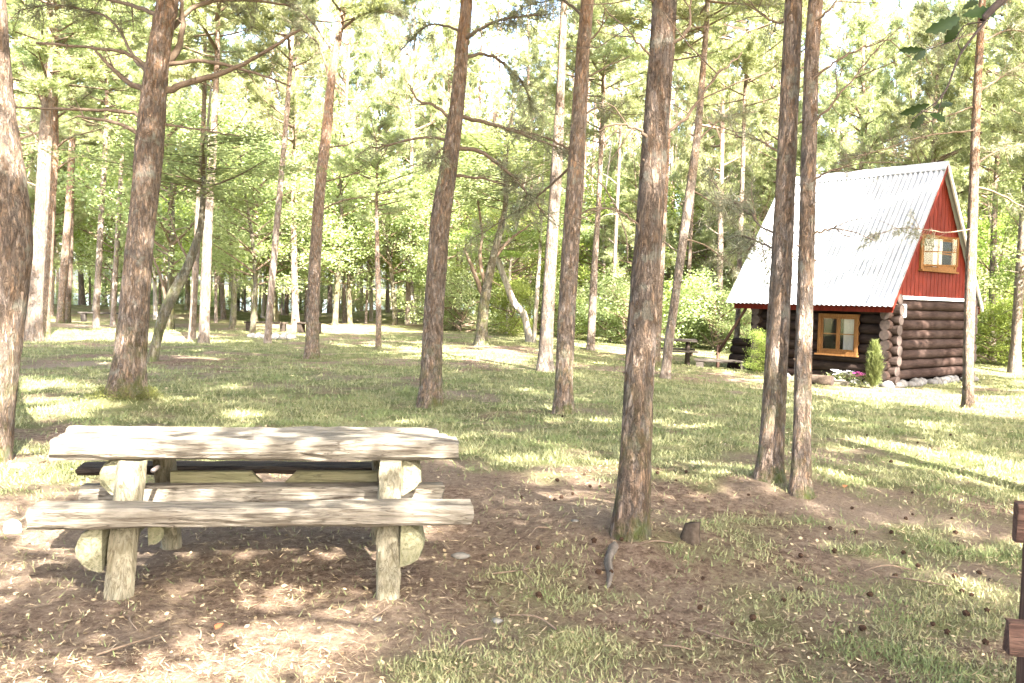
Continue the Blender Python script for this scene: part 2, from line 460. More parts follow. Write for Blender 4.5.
ga.data.foreach_set('value', grass_mask(Vg[:, 0], Vg[:, 1]).astype(np.float32))
tag(go, 'forest clearing ground of thin grass, brown pine litter and sandy worn patches', 'ground', kind='structure')

# lake beyond the trunks on the left
m, nt, out = new_mat('lake_water'); k = NT(nt)
wn = k.noise(k.coord('Object', (.4, 1.2, 1)), 3, 4, .6)
k.l(k.bsdf((.10, .14, .16), .12, k.bump(wn, .15, .05), .5), out.inputs[0])
lk = MB(); lk.add([(-900, 76, -1.0), (120, 76, -1.0), (120, 600, -1.0), (-900, 600, -1.0)], [(0, 1, 2, 3)])
tag(lk.build('lake', m), 'pale lake water glinting between trunks behind the wood', 'lake', kind='structure')

# ------------------------------------------------------------------ pine crowns, trunks, broadleaf crowns (shared meshes)
def limb_path(g, base, az, L, el, curl=.35, n=7):
    t = np.linspace(0, 1, n)
    d = np.array([math.cos(az), math.sin(az), 0])
    el_t = el + curl * t
    step = L / (n - 1)
    pts = [np.array(base, float)]
    az_j = g.normal(0, .12, n)
    for i in range(1, n):
        a = az + az_j[:i].sum() * .6
        pts.append(pts[-1] + step * np.array([math.cos(a) * math.cos(el_t[i]), math.sin(a) * math.cos(el_t[i]), math.sin(el_t[i])]))
    return np.array(pts)

def pine_crown(seed, H=8.0, Rr=2.4, nl=34, kn=13, ln=.16, w=.02):
    g = np.random.default_rng(seed); b = NB(); C = []; A = []
    for i in range(nl):
        t = (i + g.uniform(0, 1)) / nl
        z = H * t ** .9
        L = Rr * (1.05 - .8 * t) * (.35 + .65 * min(1, t / .18)) * g.uniform(.55, 1.25)
        P = limb_path(g, (0, 0, z), g.uniform(0, 6.283), L, g.uniform(-.15, .35) + .5 * t, g.uniform(.1, .6))
        b.tube(P, np.linspace(.012 + .016 * L, .006, len(P)), 4, 1)
        ns = int(5 + 5 * L)
        for s in range(ns):
            u = g.uniform(.25, 1.0) ** .8
            q = P[0] + 0; idx = u * (len(P) - 1); i0 = min(int(idx), len(P) - 2)
            q = P[i0] + (P[i0 + 1] - P[i0]) * (idx - i0)
            d0 = unit(P[i0 + 1] - P[i0])
            sd = unit(d0 + g.normal(0, .75, 3) + np.array([0, 0, .25]))
            l2 = g.uniform(.25, .75) * (1.15 - .5 * u) * min(1.2, L * .6 + .3)
            e = q + sd * l2
            b.tube(np.array([q, (q + e) / 2 + g.normal(0, .03, 3), e]), [.008, .006, .003], 3, 1)
            m_ = int(3 + l2 * 9)
            for tt in np.linspace(.35, 1.05, m_):
                C.append(q + sd * l2 * tt + g.normal(0, .05, 3)); A.append(unit(sd + g.normal(0, .5, 3) + np.array([0, 0, .3])))
    C = np.array(C); A = np.array(A)
    b.tris(tufts(g, C, A, kn, ln, w, .75), 0)
    return b.mesh('pine_crown', [MAT['needles'], MAT['twig']])

def broad_crown(seed, H=5., Rr=2.0, nl=22, nleaf=9000, size=.10, mat='leaf', clump=.34):
    g = np.random.default_rng(seed); b = NB(); cs = []
    for i in range(nl):
        t = (i + g.uniform(0, 1)) / nl
        L = Rr * (.35 + .95 * math.sin(math.pi * min(1, .18 + .8 * t))) * g.uniform(.6, 1.15)
        P = limb_path(g, (0, 0, H * t * .85), g.uniform(0, 6.283), L, g.uniform(.05, .7) + .3 * t, g.uniform(-.4, .3), 6)
        b.tube(P, np.linspace(.012 + .012 * L, .005, len(P)), 4, 1)
        for s in range(int(3 + 3 * L)):
            u = g.uniform(.35, 1.02) * (len(P) - 1); i0 = min(int(u), len(P) - 2)
            cs.append(P[i0] + (P[i0 + 1] - P[i0]) * (u - i0) + g.normal(0, .16, 3))
    cs = np.array(cs); wgt = g.uniform(.3, 1.6, len(cs)); wgt /= wgt.sum()
    ci = g.choice(len(cs), nleaf, p=wgt)
    C = cs[ci] + g.normal(0, clump, (nleaf, 3)) * np.array([1, 1, .5]) * g.uniform(.4, 1.1, (nleaf, 1))
    b.quads(leaves(g, C, size), 0)
    return b.mesh('leafy_crown', [MAT[mat], MAT['twig']])

PINE = [pine_crown(20 + i, 8.0, 2.5 + .25 * (i % 3), 46 + 4 * (i % 2)) for i in range(5)]
BROAD = [broad_crown(40, 5, 2.0, 24, 9000), broad_crown(41, 6, 1.8, 26, 9500), broad_crown(42, 4.4, 2.3, 22, 9000, .10, 'leaf_yellow')]
OAKC = [broad_crown(50, 4.2, 3.4, 20, 4300, .15, 'oak', .26), broad_crown(51, 4.6, 3.2, 20, 3600, .15, 'oak', .26)]
BUSH = [broad_crown(60, 1.9, 1.2, 20, 8500, .06, 'leaf', .24), broad_crown(61, 2.3, 1.0, 20, 8000, .06, 'leaf_yellow', .24), broad_crown(62, 1.5, 1.35, 20, 8000, .06, 'leaf', .24)]

def trunk_mesh(seed, H, r0, mat, nstub=16, sway=.25, zlo=2.0, sides=10):
    g = np.random.default_rng(seed); b = NB()
    n = 16; t = np.linspace(0, 1, n); ph = g.uniform(0, 6, 2)
    P = np.stack([sway * np.sin(2.2 * t + ph[0]) * t, sway * np.sin(2.7 * t + ph[1]) * t, H * t - .25 * (1 - t)], 1)
    r = r0 * (1 - .8 * t) ** .9 * (1 + .45 * np.exp(-t * H / .25))
    b.tube(P, r, sides, 0, .06, seed)
    for i in range(nstub):
        z = g.uniform(zlo, H * .62); u = z / H
        p = np.array([np.interp(u, t, P[:, 0]), np.interp(u, t, P[:, 1]), z])
        L = g.uniform(.25, 1.5)
        Q = limb_path(g, p, g.uniform(0, 6.283), L, g.uniform(-.2, .5), g.uniform(-.5, .3), 5)
        b.tube(Q, np.linspace(.012 + .008 * L, .004, 5), 4, 1)
        for s in range(int(2 * L)):
            q = Q[2 + s % 3]
            b.tube(np.array([q, q + g.normal(0, .18, 3)]), [.006, .002], 3, 1)
    return b.mesh('trunk', [MAT[mat], MAT['twig_grey']], (0, 1)), P

FT = [trunk_mesh(70 + i, 18, .15 + .02 * i, 'bark_far', 20, .5) for i in range(4)]
BT = [trunk_mesh(80 + i, 7, .09, 'bark_birch', 6, .5, 1.5, 8) for i in range(2)]
DT = [trunk_mesh(90 + i, 6, .10, 'bark_mossy', 6, .5, 1.2, 8) for i in range(2)]

def tree_from_parts(name, cat, label, loc, tr, cr, s, crown_z, cs=1.0, group=None, rz=None, lean=(0, 0)):
    t = thing(name, label, cat, loc, random.uniform(0, 6.28) if rz is None else rz, group)
    t.rotation_euler.x, t.rotation_euler.y = lean
    me, P = tr
    o = link('trunk', me, t); o.scale = s if isinstance(s, tuple) else (s, s, s)
    sz = o.scale[2]
    H = P[-1][2]
    u = min(crown_z / (H * sz), 1)
    n = len(P); idx = u * (n - 1); i0 = min(int(idx), n - 2)
    p = P[i0] + (P[i0 + 1] - P[i0]) * (idx - i0)
    c = link('crown', cr, t); c.location = (p[0] * o.scale[0], p[1] * o.scale[1], p[2] * sz); c.scale = (cs, cs, cs) if not isinstance(cs, tuple) else cs
    c.rotation_euler.z = random.uniform(0, 6.28)
    return t

# ------------------------------------------------------------------ the near pines, traced trunk by trunk
def needle_branch(b, g, P, dens=1.0, start=.35, kn=12, ln=.12, w=.012, reach=.45):
    """side twigs with needle tufts on a branch path P"""
    C = []; A = []
    L = np.linalg.norm(np.diff(P, axis=0), axis=1).sum()
    for s in range(int(14 * L * dens)):
        u = g.uniform(start, 1.0); idx = u * (len(P) - 1); i0 = min(int(idx), len(P) - 2)
        q = P[i0] + (P[i0 + 1] - P[i0]) * (idx - i0); d0 = unit(P[i0 + 1] - P[i0])
        sd = unit(d0 * .8 + g.normal(0, .7, 3) + np.array([0, 0, -.1])); l2 = reach * g.uniform(.3, 1.1)
        e = q + sd * l2
        b.tube(np.array([q, (q + e) / 2 + g.normal(0, .02, 3), e]), [.006, .004, .002], 3, 0)
        for tt in np.linspace(.4, 1.05, int(2 + l2 * 10)):
            C.append(q + sd * l2 * tt + g.normal(0, .03, 3)); A.append(unit(sd + g.normal(0, .45, 3)))
    if C: b.tris(tufts(g, np.array(C), np.array(A), kn, ln, w, .7), 1)

def traced_tree(name, label, cat, pts, mat='bark', H=16, crown=True, crown_z=None, cs=1.0, branches=(), moss=False, depth=None, stubs=8, flare=.35, wob=.05, group=None, crown_me=None, seed=0):
    """pts: (px, py, width px) from the base upward"""
    g = np.random.default_rng(seed + 500)
    if depth is None: B, D = gpt(pts[0][0], pts[0][1])
    else: D = depth; B = gxy(pts[0][0], D)
    root = thing(name, label, cat, B, 0, group)
    Q = np.array([at(px, py, D) for px, py, w in pts]); Q[0] = B
    rad = np.array([w / 2 * D / FPX for _, _, w in pts])
    # carry on above the picture to the full height
    z = Q[-1][2] - B[2]
    d = unit(Q[-1] - Q[-2]); d = unit(d * .35 + np.array([0, 0, 1.]))
    ext, er = [], []
    if H > z + .5:
        nx = max(2, int((H - z) / 2))
        for i in range(1, nx + 1):
            zz = (H - z) * i / nx
            ext.append(Q[-1] + d * zz + np.array([g.normal(0, .08), g.normal(0, .08), 0])); er.append(max(.02, rad[-1] * (1 - .85 * i / nx)))
        Q = np.vstack([Q, ext]); rad = np.concatenate([rad, er])
    Q[:, 1] += np.concatenate([[0], g.normal(0, .02, len(Q) - 1)]).cumsum()
    PR = smooth_path(np.column_stack([Q, rad]), max(30, int(H * 5)))
    P, r = PR[:, :3] - B, np.maximum(PR[:, 3], .012)
    r = r * (1 + flare * np.exp(-P[:, 2] / (r[0] * 1.3 + .02)))
    P = np.vstack([P[0] - np.array([0, 0, .25]), P]); r = np.concatenate([[r[0] * 1.15], r])
    nbk = NB(); nbk.tube(P, r, 18, 0, wob, seed)
    for i in range(stubs):                                     # short dead stubs and knots
        zz = g.uniform(.8, H * .55); i0 = int(np.argmin(abs(P[:, 2] - zz))); a = g.uniform(0, 6.283); dd = np.array([math.cos(a), math.sin(a), g.uniform(-.1, .5)])
        ll = g.choice([.04, .06, .09, .32 if zz > 3 and rad[0] < .09 else .05]); p0 = P[i0] + dd * r[i0] * .6
        nbk.tube(np.array([p0, p0 + dd * ll * .5, p0 + dd * ll + g.normal(0, .06 * ll, 3)]), [.02 if ll < .2 else .012, .012, .004], 5, 1)
    o = nbk.build('trunk', [MAT[mat], MAT['twig']], root, (0, 1))
    for bi, br in enumerate(branches):
        bp, w0 = br[0], br[1]; nd = br[2] if len(br) > 2 else 0.0; dz = br[3] if len(br) > 3 else 0.0
        BP = np.array([at(px, py, D + dz * (i / (len(bp) - 1))) for i, (px, py) in enumerate(bp)]) - B
        j = int(np.argmin(np.linalg.norm(P - BP[0], axis=1))); BP[0] = P[j] * .6 + BP[0] * .4
        BP = smooth_path(BP, 5 * len(bp)); BP[2:-1] += g.normal(0, .006, (len(BP) - 3, 3))
        bb = NB(); r0 = w0 / 2 * D / FPX
        bb.tube(BP, np.linspace(r0, max(r0 * .35, .004), len(BP)), 7, 0, .08, bi)
        for s in range(int(3 + 2.2 * np.linalg.norm(BP[-1] - BP[0]))):
            i0 = g.integers(len(BP) // 3, len(BP)); l2 = g.uniform(.12, .55); dd = unit(unit(BP[min(i0 + 1, len(BP) - 1)] - BP[i0 - 1]) * .8 + g.normal(0, .6, 3))
            q = BP[i0]; bb.tube(np.array([q, q + dd * l2 * .5 + g.normal(0, .02, 3), q + dd * l2]), [r0 * .25 + .002, .004, .002], 4, 0)
        if nd: needle_branch(bb, g, BP, nd * .8, kn=9, w=.010)
        bb.build('branch', [MAT['twig'], MAT['needles_grey']], root, (0,))
    if crown:
        cz = crown_z if crown_z is not None else H * .55
        i0 = int(np.argmin(abs(P[:, 2] - cz)))
        c = link('crown', crown_me or PINE[seed % 5], root); c.location = P[i0]; sc = (H - cz) / 8.0
        c.scale = (cs * 1.28, cs * 1.28, sc); c.rotation_euler.z = g.uniform(0, 6.28)
    if moss:
        mm = NB(); nM = 800; a = g.uniform(0, 6.283, nM); rr = r[1] * (1.0 + abs(g.normal(0, .38, nM)))
        x = P[1][0] + np.cos(a) * rr; y = P[1][1] + np.sin(a) * rr
        zz = ground_h(x + B[0], y + B[1]) - B[2] + .03 + .10 * np.exp(-((rr - r[1]) / .12) ** 2) * g.uniform(0, 1, nM)
        Cc = np.stack([x, y, zz], 1)
        mm.tris(tufts(g, Cc, np.tile([0, 0, 1.], (nM, 1)), 6, .03, .009, .9), 0)
        mm.build('moss_cushion', [MAT['moss']], root)
    return root

TREES = []
traced_tree('pine_tree', 'thick leaning pine trunk cut off by the picture edge, left of the picnic table', 'tree',
            [(-26, 462, 56), (-9, 345, 54), (5, 245, 51), (2, 180, 46), (-6, 110, 39), (-11, 0, 33)], H=14, cs=1.1, seed=1, stubs=4, flare=.2)
traced_tree('pine_tree', 'crooked pine with many bare bowed limbs and mossy foot behind the picnic table', 'tree',
            [(126, 394, 31), (134, 320, 29), (140, 260, 27), (147, 200, 26), (152, 145, 27), (157, 85, 23), (166, 25, 20), (171, -10, 20)], H=13, cs=1.25, seed=2, moss=True, stubs=5,
            branches=[([(160, 124), (157, 95), (148, 70), (128, 54), (95, 48), (36, 43)], 6), ([(150, 94), (128, 82), (110, 66), (95, 50)], 7),
                      ([(145, 122), (128, 112), (85, 110), (14, 107)], 5), ([(147, 150), (138, 134), (114, 122), (78, 116)], 6),
                      ([(166, 93), (188, 83), (240, 66), (300, 30)], 8), ([(166, 68), (200, 61), (245, 70), (290, 86)], 5, .0),
                      ([(160, 70), (175, 54), (183, 25), (178, -20)], 9), ([(160, 124), (200, 130), (240, 136)], 3), ([(164, 40), (200, 5), (250, 0), (290, 6)], 6, .6, 1.0),
                      ([(158, 80), (135, 60), (110, 20), (60, 5), (20, 10)], 4, .8, 1.5), ([(166, 20), (130, 5), (80, -8), (40, -20)], 5, 1.2, 1.0)])
traced_tree('pine_tree', 'slim straight pine midway across the clearing, right of the log fire benches', 'tree',
            [(312, 359, 13), (314, 280, 12), (320, 190, 11), (327, 125, 10), (331, 85, 8), (338, 40, 7), (343, 0, 6)], H=13, crown_z=8, seed=3, stubs=10,
            branches=[([(323, 185), (340, 178), (365, 170)], 2), ([(320, 210), (345, 200), (378, 196)], 2), ([(331, 85), (318, 45), (295, 25)], 3, .8), ([(336, 55), (310, 20), (280, -5)], 3, 1.5, 1.), ([(340, 30), (370, 10), (400, 15)], 3, 1.5, -1.), ([(325, 150), (345, 145), (360, 140)], 2)])
traced_tree('pine_tree', 'wavy pine behind the picnic table corner, long needled limbs reaching right', 'tree',
            [(430, 407, 21), (433, 330, 20), (438, 250, 20), (441, 215, 20), (449, 165, 18), (456, 110, 15), (462, 50, 13), (467, -8, 12)], H=14, crown_z=7.2, cs=1.2, seed=4, stubs=8,
            branches=[([(456, 146), (480, 152), (505, 170), (525, 190), (545, 215)], 5, 1.2), ([(458, 118), (490, 124), (525, 135), (570, 152)], 5, 1.0, 1.), ([(453, 177), (480, 178), (510, 186)], 4, .5),
                      ([(450, 118), (435, 106), (418, 100), (408, 84)], 4), ([(447, 140), (420, 138), (380, 147), (370, 146)], 3, .6), ([(462, 60), (490, 55), (520, 80), (535, 110)], 4, 1.8, 1.), ([(463, 40), (500, 20), (545, 15)], 4, 1.8, -1),
                      ([(464, 30), (430, 25), (400, 50)], 3, 1.0, 1), ([(447, 150), (440, 150), (428, 165)], 3, 3.0, -.3)])
traced_tree('pine_tree', 'tall straight pine trunk between the wavy pine and the big mossy-footed pine', 'tree',
            [(563, 413, 18), (566, 330, 17.5), (573, 210, 17), (580, 100, 15), (588, -8, 13)], H=16, crown_z=8.5, cs=1.1, seed=5, stubs=8,
            branches=[([(570, 148), (545, 138), (512, 128)], 3, .6), ([(583, 80), (605, 68), (630, 56)], 2.5), ([(588, 40), (600, 30), (605, 8)], 2.5), ([(574, 215), (600, 208), (625, 214)], 2),
                      ([(571, 160), (545, 190), (520, 210), (470, 240)], 3, 1.2, 1.5), ([(578, 118), (600, 108), (625, 118)], 2.5, .8, 1.), ([(586, 20), (560, 0), (520, 8)], 3, 1.6, 1.)])
traced_tree('pine_tree', 'big foreground pine with mossy foot, nearest full trunk beside the small stump', 'tree',
            [(630, 534, 34), (634, 470, 31), (640, 380, 29.5), (647, 280, 29), (654, 180, 27), (660, 90, 26), (666, -10, 25)], H=15, crown_z=8, cs=1.2, seed=6, moss=False, stubs=12, flare=.22,
            branches=[([(653, 150), (640, 130), (620, 124), (598, 131)], 4), ([(669, 140), (690, 112), (712, 82), (742, 52)], 4), ([(640, 232), (628, 216), (612, 209), (585, 212)], 2.5), ([(655, 60), (640, 45), (625, 27)], 3),
                      ([(674, 45), (688, 30), (690, -10)], 4), ([(662, 5), (640, -2), (625, -15)], 4)])
traced_tree('pine_tree', 'dark left trunk of the close pine pair in front of the cabin', 'tree',
            [(769, 478, 24), (773, 420, 23), (776, 360, 22.5), (782, 250, 21), (786, 150, 19), (793, -10, 17)], H=15, crown_z=8, cs=1.1, seed=7, stubs=10, moss=False,
            branches=[([(782, 155), (760, 140), (735, 138)], 2.5, .4), ([(783, 235), (760, 225), (738, 205), (715, 196)], 3, 1.2, 1.5), ([(795, 30), (770, 20), (748, 0)], 3, .8), ([(780, 250), (755, 240), (735, 232)], 2.5, 1.5, 1.)])
traced_tree('pine_tree', 'slimmer right trunk of the close pine pair in front of the cabin', 'tree',
            [(801, 495, 20), (804, 430, 17.5), (807, 340, 17), (811, 230, 16), (815, 130, 15), (821, -10, 14)], H=15, crown_z=8, cs=1.1, seed=8, stubs=8, moss=False,
            branches=[([(817, 75), (835, 62), (862, 48), (895, 38)], 3), ([(814, 125), (835, 100), (860, 70), (880, 45)], 3), ([(812, 182), (828, 172), (843, 168)], 3), ([(812, 235), (826, 230), (838, 226)], 3), ([(818, 18), (830, 10), (845, -5)], 3.5)])
traced_tree('pine_tree', 'lone slim pine standing at the right corner of the red gable', 'tree',
            [(968, 409, 11), (968.5, 350, 10), (970, 280, 10), (973, 200, 9), (977, 100, 8), (983, -8, 6.5)], H=14, crown_z=8.5, seed=9, stubs=8,
            branches=[([(970, 185), (995, 192), (1024, 207), (1050, 215)], 2.5, .8), ([(974, 130), (930, 135), (880, 150), (845, 160)], 2, .8, -1.5), ([(977, 90), (1000, 78), (1040, 52)], 3, .8), ([(976, 105), (950, 115), (920, 125)], 2, 1.),
                      ([(971, 230), (945, 232), (905, 228), (870, 235)], 1.5, .5, -1.5), ([(980, 40), (1010, 30), (1050, 38)], 2.5, 1.2), ([(973, 165), (1000, 150), (1040, 140)], 2.5, 1.0, 1), ([(980, 30), (950, 40), (915, 52)], 2, .9, -1)])
traced_tree('pine_tree', 'sunlit pine trunk just left of the tall straight pine, half way to the wood', 'tree',
            [(545, 371, 14), (548, 310, 13), (552, 240, 12), (557, 160, 11), (561, 80, 8), (564, 0, 7)], mat='bark_far', H=15, crown_z=8, seed=10, stubs=12)
traced_tree('pine_tree', 'thin sun-bleached leaning pine right of the big mossy-footed pine', 'tree',
            [(665, 379, 9), (669, 340, 9), (676, 290, 8.5), (684, 235, 9), (691, 185, 9), (698, 130, 7), (704, 60, 6), (708, 0, 5)], mat='bark_far', H=13, crown_z=7.5, seed=11, stubs=12,
            branches=[([(680, 255), (660, 240), (640, 235)], 2, .8, 1), ([(690, 190), (715, 205), (750, 240)], 2.5, 1.0, 1), ([(684, 240), (710, 248), (735, 270)], 2, 1.2, .5), ([(697, 140), (720, 120), (750, 110)], 2.5, 1.2, 1)])
traced_tree('pine_tree', 'dim pine trunk peeping out right behind the big mossy-footed pine', 'tree',
            [(654, 366, 11), (657, 300, 11), (661, 230, 10), (665, 150, 9), (668, 60, 8), (670, 0, 7)], H=14, crown_z=8, seed=12, stubs=6)
traced_tree('pine_tree', 'white sunlit pine by the picture edge, right behind the thick leaning trunk', 'tree',
            [(33, 340, 15), (37, 270, 14), (42, 200, 13), (45, 140, 12), (47, 100, 9), (49, 40, 7)], mat='bark_far', H=13, crown_z=6.8, seed=13, depth=24,
            branches=[([(44, 150), (30, 130), (10, 115)], 2.5, .6), ([(46, 110), (35, 85), (20, 60)], 2.5, 1.), ([(43, 190), (20, 180), (0, 180)], 2, .8)])
traced_tree('pine_tree', 'forked orange-topped pine beside the white sunlit trunk at the far left', 'tree',
            [(43, 336, 11), (47, 260, 11), (51, 190, 11), (54, 150, 10), (56, 110, 6), (58, 60, 5)], mat='bark', H=12, crown_z=6.8, seed=14, depth=26,
            branches=[([(54, 148), (45, 115), (34, 80)], 4, .8), ([(53, 150), (70, 138), (105, 128)], 3, .8), ([(51, 175), (70, 160), (85, 155)], 3), ([(55, 120), (75, 105), (92, 92)], 2.5, 1.2)])
# middle distance
for args in [
    ('reddish slender pine, left one of two beside the far left grassy bank', [(60, 321, 7), (65, 250, 7), (70, 185, 6), (74, 100, 5)], 'bark', 36, 7),
    ('reddish slender pine, right one of two beside the far left grassy bank', [(67, 322, 6), (70, 250, 6), (72, 180, 5), (75, 90, 4)], 'bark', 37, 8),
    ('pale thin white pine trunk by the far plank bench at the left', [(96, 327, 6.5), (98, 280, 6), (102, 215, 5.5), (107, 120, 4)], 'bark_far', 33, 7),
    ('thin pale pine just right of the far plank bench', [(113, 325, 5), (115, 280, 5), (119, 210, 4.5), (123, 120, 3.5)], 'bark_far', 35, 8),
    ('grey pine trunk, thicker right one of the pair behind the leaning mossy tree', [(204, 341, 10), (206, 280, 9.5), (209, 210, 8.5), (213, 150, 7), (217, 60, 5)], 'bark_far', 25, 7.5),
    ('thin grey pine trunk, left one of the pair behind the leaning mossy tree', [(192, 339, 7), (195, 280, 6.5), (199, 210, 6), (204, 120, 4.5)], 'bark_far', 27, 8),
    ('bright slender pine rising in front of the log bench by the fire ring', [(268, 343, 7), (272, 280, 6.5), (279, 200, 6), (286, 120, 5), (291, 50, 4)], 'bark_far', 25.5, 8),
    ('thin young pine alone on the lawn, right of the fire ring benches', [(379, 346, 5.5), (379, 310, 5.5), (378, 270, 5), (377, 220, 3.5), (377, 180, 2.5)], 'bark', 24, 3.4),
    ('pine trunk among the bright bushes left of the big mossy-footed pine', [(592, 339, 8), (593, 300, 7.5), (595, 260, 6.5), (599, 200, 5), (602, 130, 4)], 'bark_far', 29, 7),
    ('thin trunk growing right beside the left eave of the cabin', [(737, 358, 5.5), (738, 310, 5), (740, 240, 5), (743, 160, 4)], 'bark_far', 27, 8),
]:
    lab, pts, mt, dep, cz = args
    TREES.append(traced_tree('pine_tree', lab, 'tree', pts, mat=mt, H=cz * 1.9 if cz > 4 else 6.5, crown_z=cz, cs=1.0 if cz > 4 else .5, depth=dep, seed=15 + len(TREES), stubs=9, flare=.25))
traced_tree('leaning_tree', 'leaning mossy broken broadleaf tree behind the crooked pine', 'tree',
            [(152, 362, 9), (158, 338, 9), (164, 318, 10), (174, 296, 11), (187, 272, 9), (197, 246, 8), (203, 220, 6)], mat='bark_mossy', H=6, crown_z=3.6, cs=.9, seed=30, stubs=3, crown_me=BROAD[0],
            branches=[([(168, 308), (160, 275), (152, 255)], 4), ([(190, 265), (178, 240), (170, 215)], 3)])
traced_tree('forked_tree', 'dark forked mossy tree at the wood edge, right of the wavy pine', 'tree',
            [(482, 343, 12), (483, 315, 11), (487, 288, 10), (492, 262, 8), (499, 235, 7), (506, 200, 5)], mat='bark_mossy', H=8, crown_z=4.2, cs=1.2, seed=31, stubs=4, crown_me=BROAD[1], depth=27,
            branches=[([(484, 300), (477, 280), (470, 262), (464, 248)], 6), ([(486, 290), (480, 260), (482, 235), (478, 200)], 5), ([(492, 262), (510, 240), (530, 225)], 4)])
traced_tree('birch_tree', 'pale bent birch leaning to the left among bright bushes', 'tree',
            [(531, 333, 7), (524, 315, 7), (514, 303, 7), (507, 285, 6), (501, 268, 6), (497, 250, 5), (512, 240, 4)], mat='bark_birch', H=5, crown_z=3.0, cs=.8, seed=32, stubs=3, crown_me=BROAD[2], depth=32)
traced_tree('birch_tree', 'thin upright white birch stem among bright bushes left of the sunlit pine', 'tree',
            [(535, 335, 4), (536, 310, 4), (538, 280, 4), (540, 250, 3), (542, 200, 2.5)], mat='bark_birch', H=7, crown_z=3.4, cs=.7, seed=33, stubs=3, crown_me=BROAD[1], depth=31)

# ------------------------------------------------------------------ the wood round the clearing
def filler(zone_label, group, spots, seed, hmin=15, hmax=21, kinds=(0,)):
    g = np.random.default_rng(seed)
    for px, d in spots:
        p = gxy(px, d) - np.array([0, 0, .1])
        Ht = g.uniform(hmin, hmax); s = Ht / 18
        tree_from_parts('pine_tree', 'tree', zone_label, p, FT[g.integers(4)], PINE[g.integers(5)], (g.uniform(.6, 1.0), g.uniform(.6, 1.0), s), Ht * g.uniform(.26, .45),
                        (g.uniform(1.0, 1.45),) * 2 + (Ht * .64 / 8,), group, lean=(g.normal(0, .025), g.normal(0, .025)))

filler('slim pine in the open wood by the lake, left of the midway pine', 'pines in the open wood by the lake',
       [(8, 40), (22, 55), (40, 48), (82, 52), (128, 45), (146, 58), (166, 47), (176, 62), (224, 46), (238, 60), (254, 44), (286, 52), (296, 41), (20, 66), (106, 64), (205, 68), (270, 70)], 101)
filler('slim pine beyond the low grassy mound, left of the wavy pine', 'pines beyond the grassy mound',
       [(330, 56), (345, 48), (362, 62), (388, 54), (408, 46), (418, 66), (352, 72), (398, 75)], 102)
filler('slim pine among the bushes between the wavy pine and the cabin', 'pines among the bushes',
       [(450, 48), (468, 60), (512, 44), (526, 58), (575, 47), (612, 38), (622, 55), (688, 40), (702, 52), (722, 36), (716, 60), (760, 44)], 103)
filler('slim pine standing behind the cabin roof or to the right of the cabin', 'pines behind the cabin',
       [(790, 38), (820, 46), (850, 36), (880, 50), (905, 40), (935, 34), (995, 32), (1004, 44), (1018, 27), (1040, 36), (955, 52), (1055, 24)], 104, 13, 19)

def young(label, group, spots, seed):
    g = np.random.default_rng(seed)
    for px, d in spots:
        p = gxy(px, d) - np.array([0, 0, .1]); Ht = g.uniform(8, 12)
        tree_from_parts('young_pine', 'tree', label, p, FT[g.integers(4)], PINE[g.integers(5)], (.45, .45, Ht / 18), Ht * .27, (1.05, 1.05, Ht * .73 / 8), group, lean=(g.normal(0, .02), g.normal(0, .02)))
young('young pine with low bushy crown in the open wood by the lake', 'young pines by the lake', [(14, 50), (52, 44), (90, 52), (132, 38), (160, 50), (216, 42), (245, 52), (282, 58), (306, 48)], 106)
young('young pine with low bushy crown behind the lawn left of the wavy pine', 'young pines behind the lawn', [(338, 52), (366, 46), (392, 58), (414, 50)], 107)
young('young pine with low bushy crown between the wavy pine and the cabin', 'young pines by the bushes', [(460, 44), (500, 48), (530, 40), (606, 46), (640, 40), (676, 50), (706, 42), (730, 46), (756, 38)], 108)
young('young pine with low bushy crown behind or right of the cabin', 'young pines behind the cabin', [(775, 42), (835, 40), (870, 44), (925, 42), (985, 36), (1012, 38), (1032, 30)], 109)

g = np.random.default_rng(110)
def leafy(label, group, spots, seed, name='leafy_tree', smin=.9, smax=1.4):
    g = np.random.default_rng(seed)
    for px, d, kind in spots:
        p = gxy(px, d) - np.array([0, 0, .05]); s = g.uniform(smin, smax)
        tr = (BT if kind == 2 else DT)[g.integers(2)]
        tree_from_parts(name, 'tree', label, p, tr, BROAD[kind], s, 1.6 * s, (s * 1.05, s * 1.05, s * .95), group, lean=(g.normal(0, .05), g.normal(0, .05)))
leafy('young green broadleaf tree in the shady wood left of the slim midway pine', 'young broadleaf trees on the left',
      [(30, 47, 2), (62, 50, 0), (95, 48, 2), (125, 50, 0), (156, 44, 2), (188, 48, 0), (205, 40, 2), (222, 52, 0), (262, 48, 2), (278, 44, 0), (320, 52, 2), (335, 42, 1), (372, 50, 2), (395, 44, 0), (415, 48, 2), (430, 40, 1), (170, 33, 0), (232, 36, 1), (252, 32, 0), (296, 46, 1), (112, 44, 1), (18, 42, 0), (140, 56, 0), (350, 44, 0)], 111, 'leafy_tree', 1.1, 1.7)
leafy('bright young broadleaf tree at the bushy edge left of the cabin', 'young broadleaf trees by the bushes',
      [(455, 40, 0), (508, 38, 2), (548, 43, 1), (610, 42, 2), (638, 46, 0), (682, 46, 2), (712, 42, 1), (735, 48, 0), (570, 52, 0)], 112, 'leafy_tree', .95, 1.5)
leafy('pale broadleaf tree in the wood behind or right of the cabin', 'broadleaf trees around the cabin',
      [(1012, 33, 2), (800, 44, 1), (990, 40, 0), (1040, 28, 1), (900, 46, 2)], 113, 'leafy_tree', 1.0, 1.5)

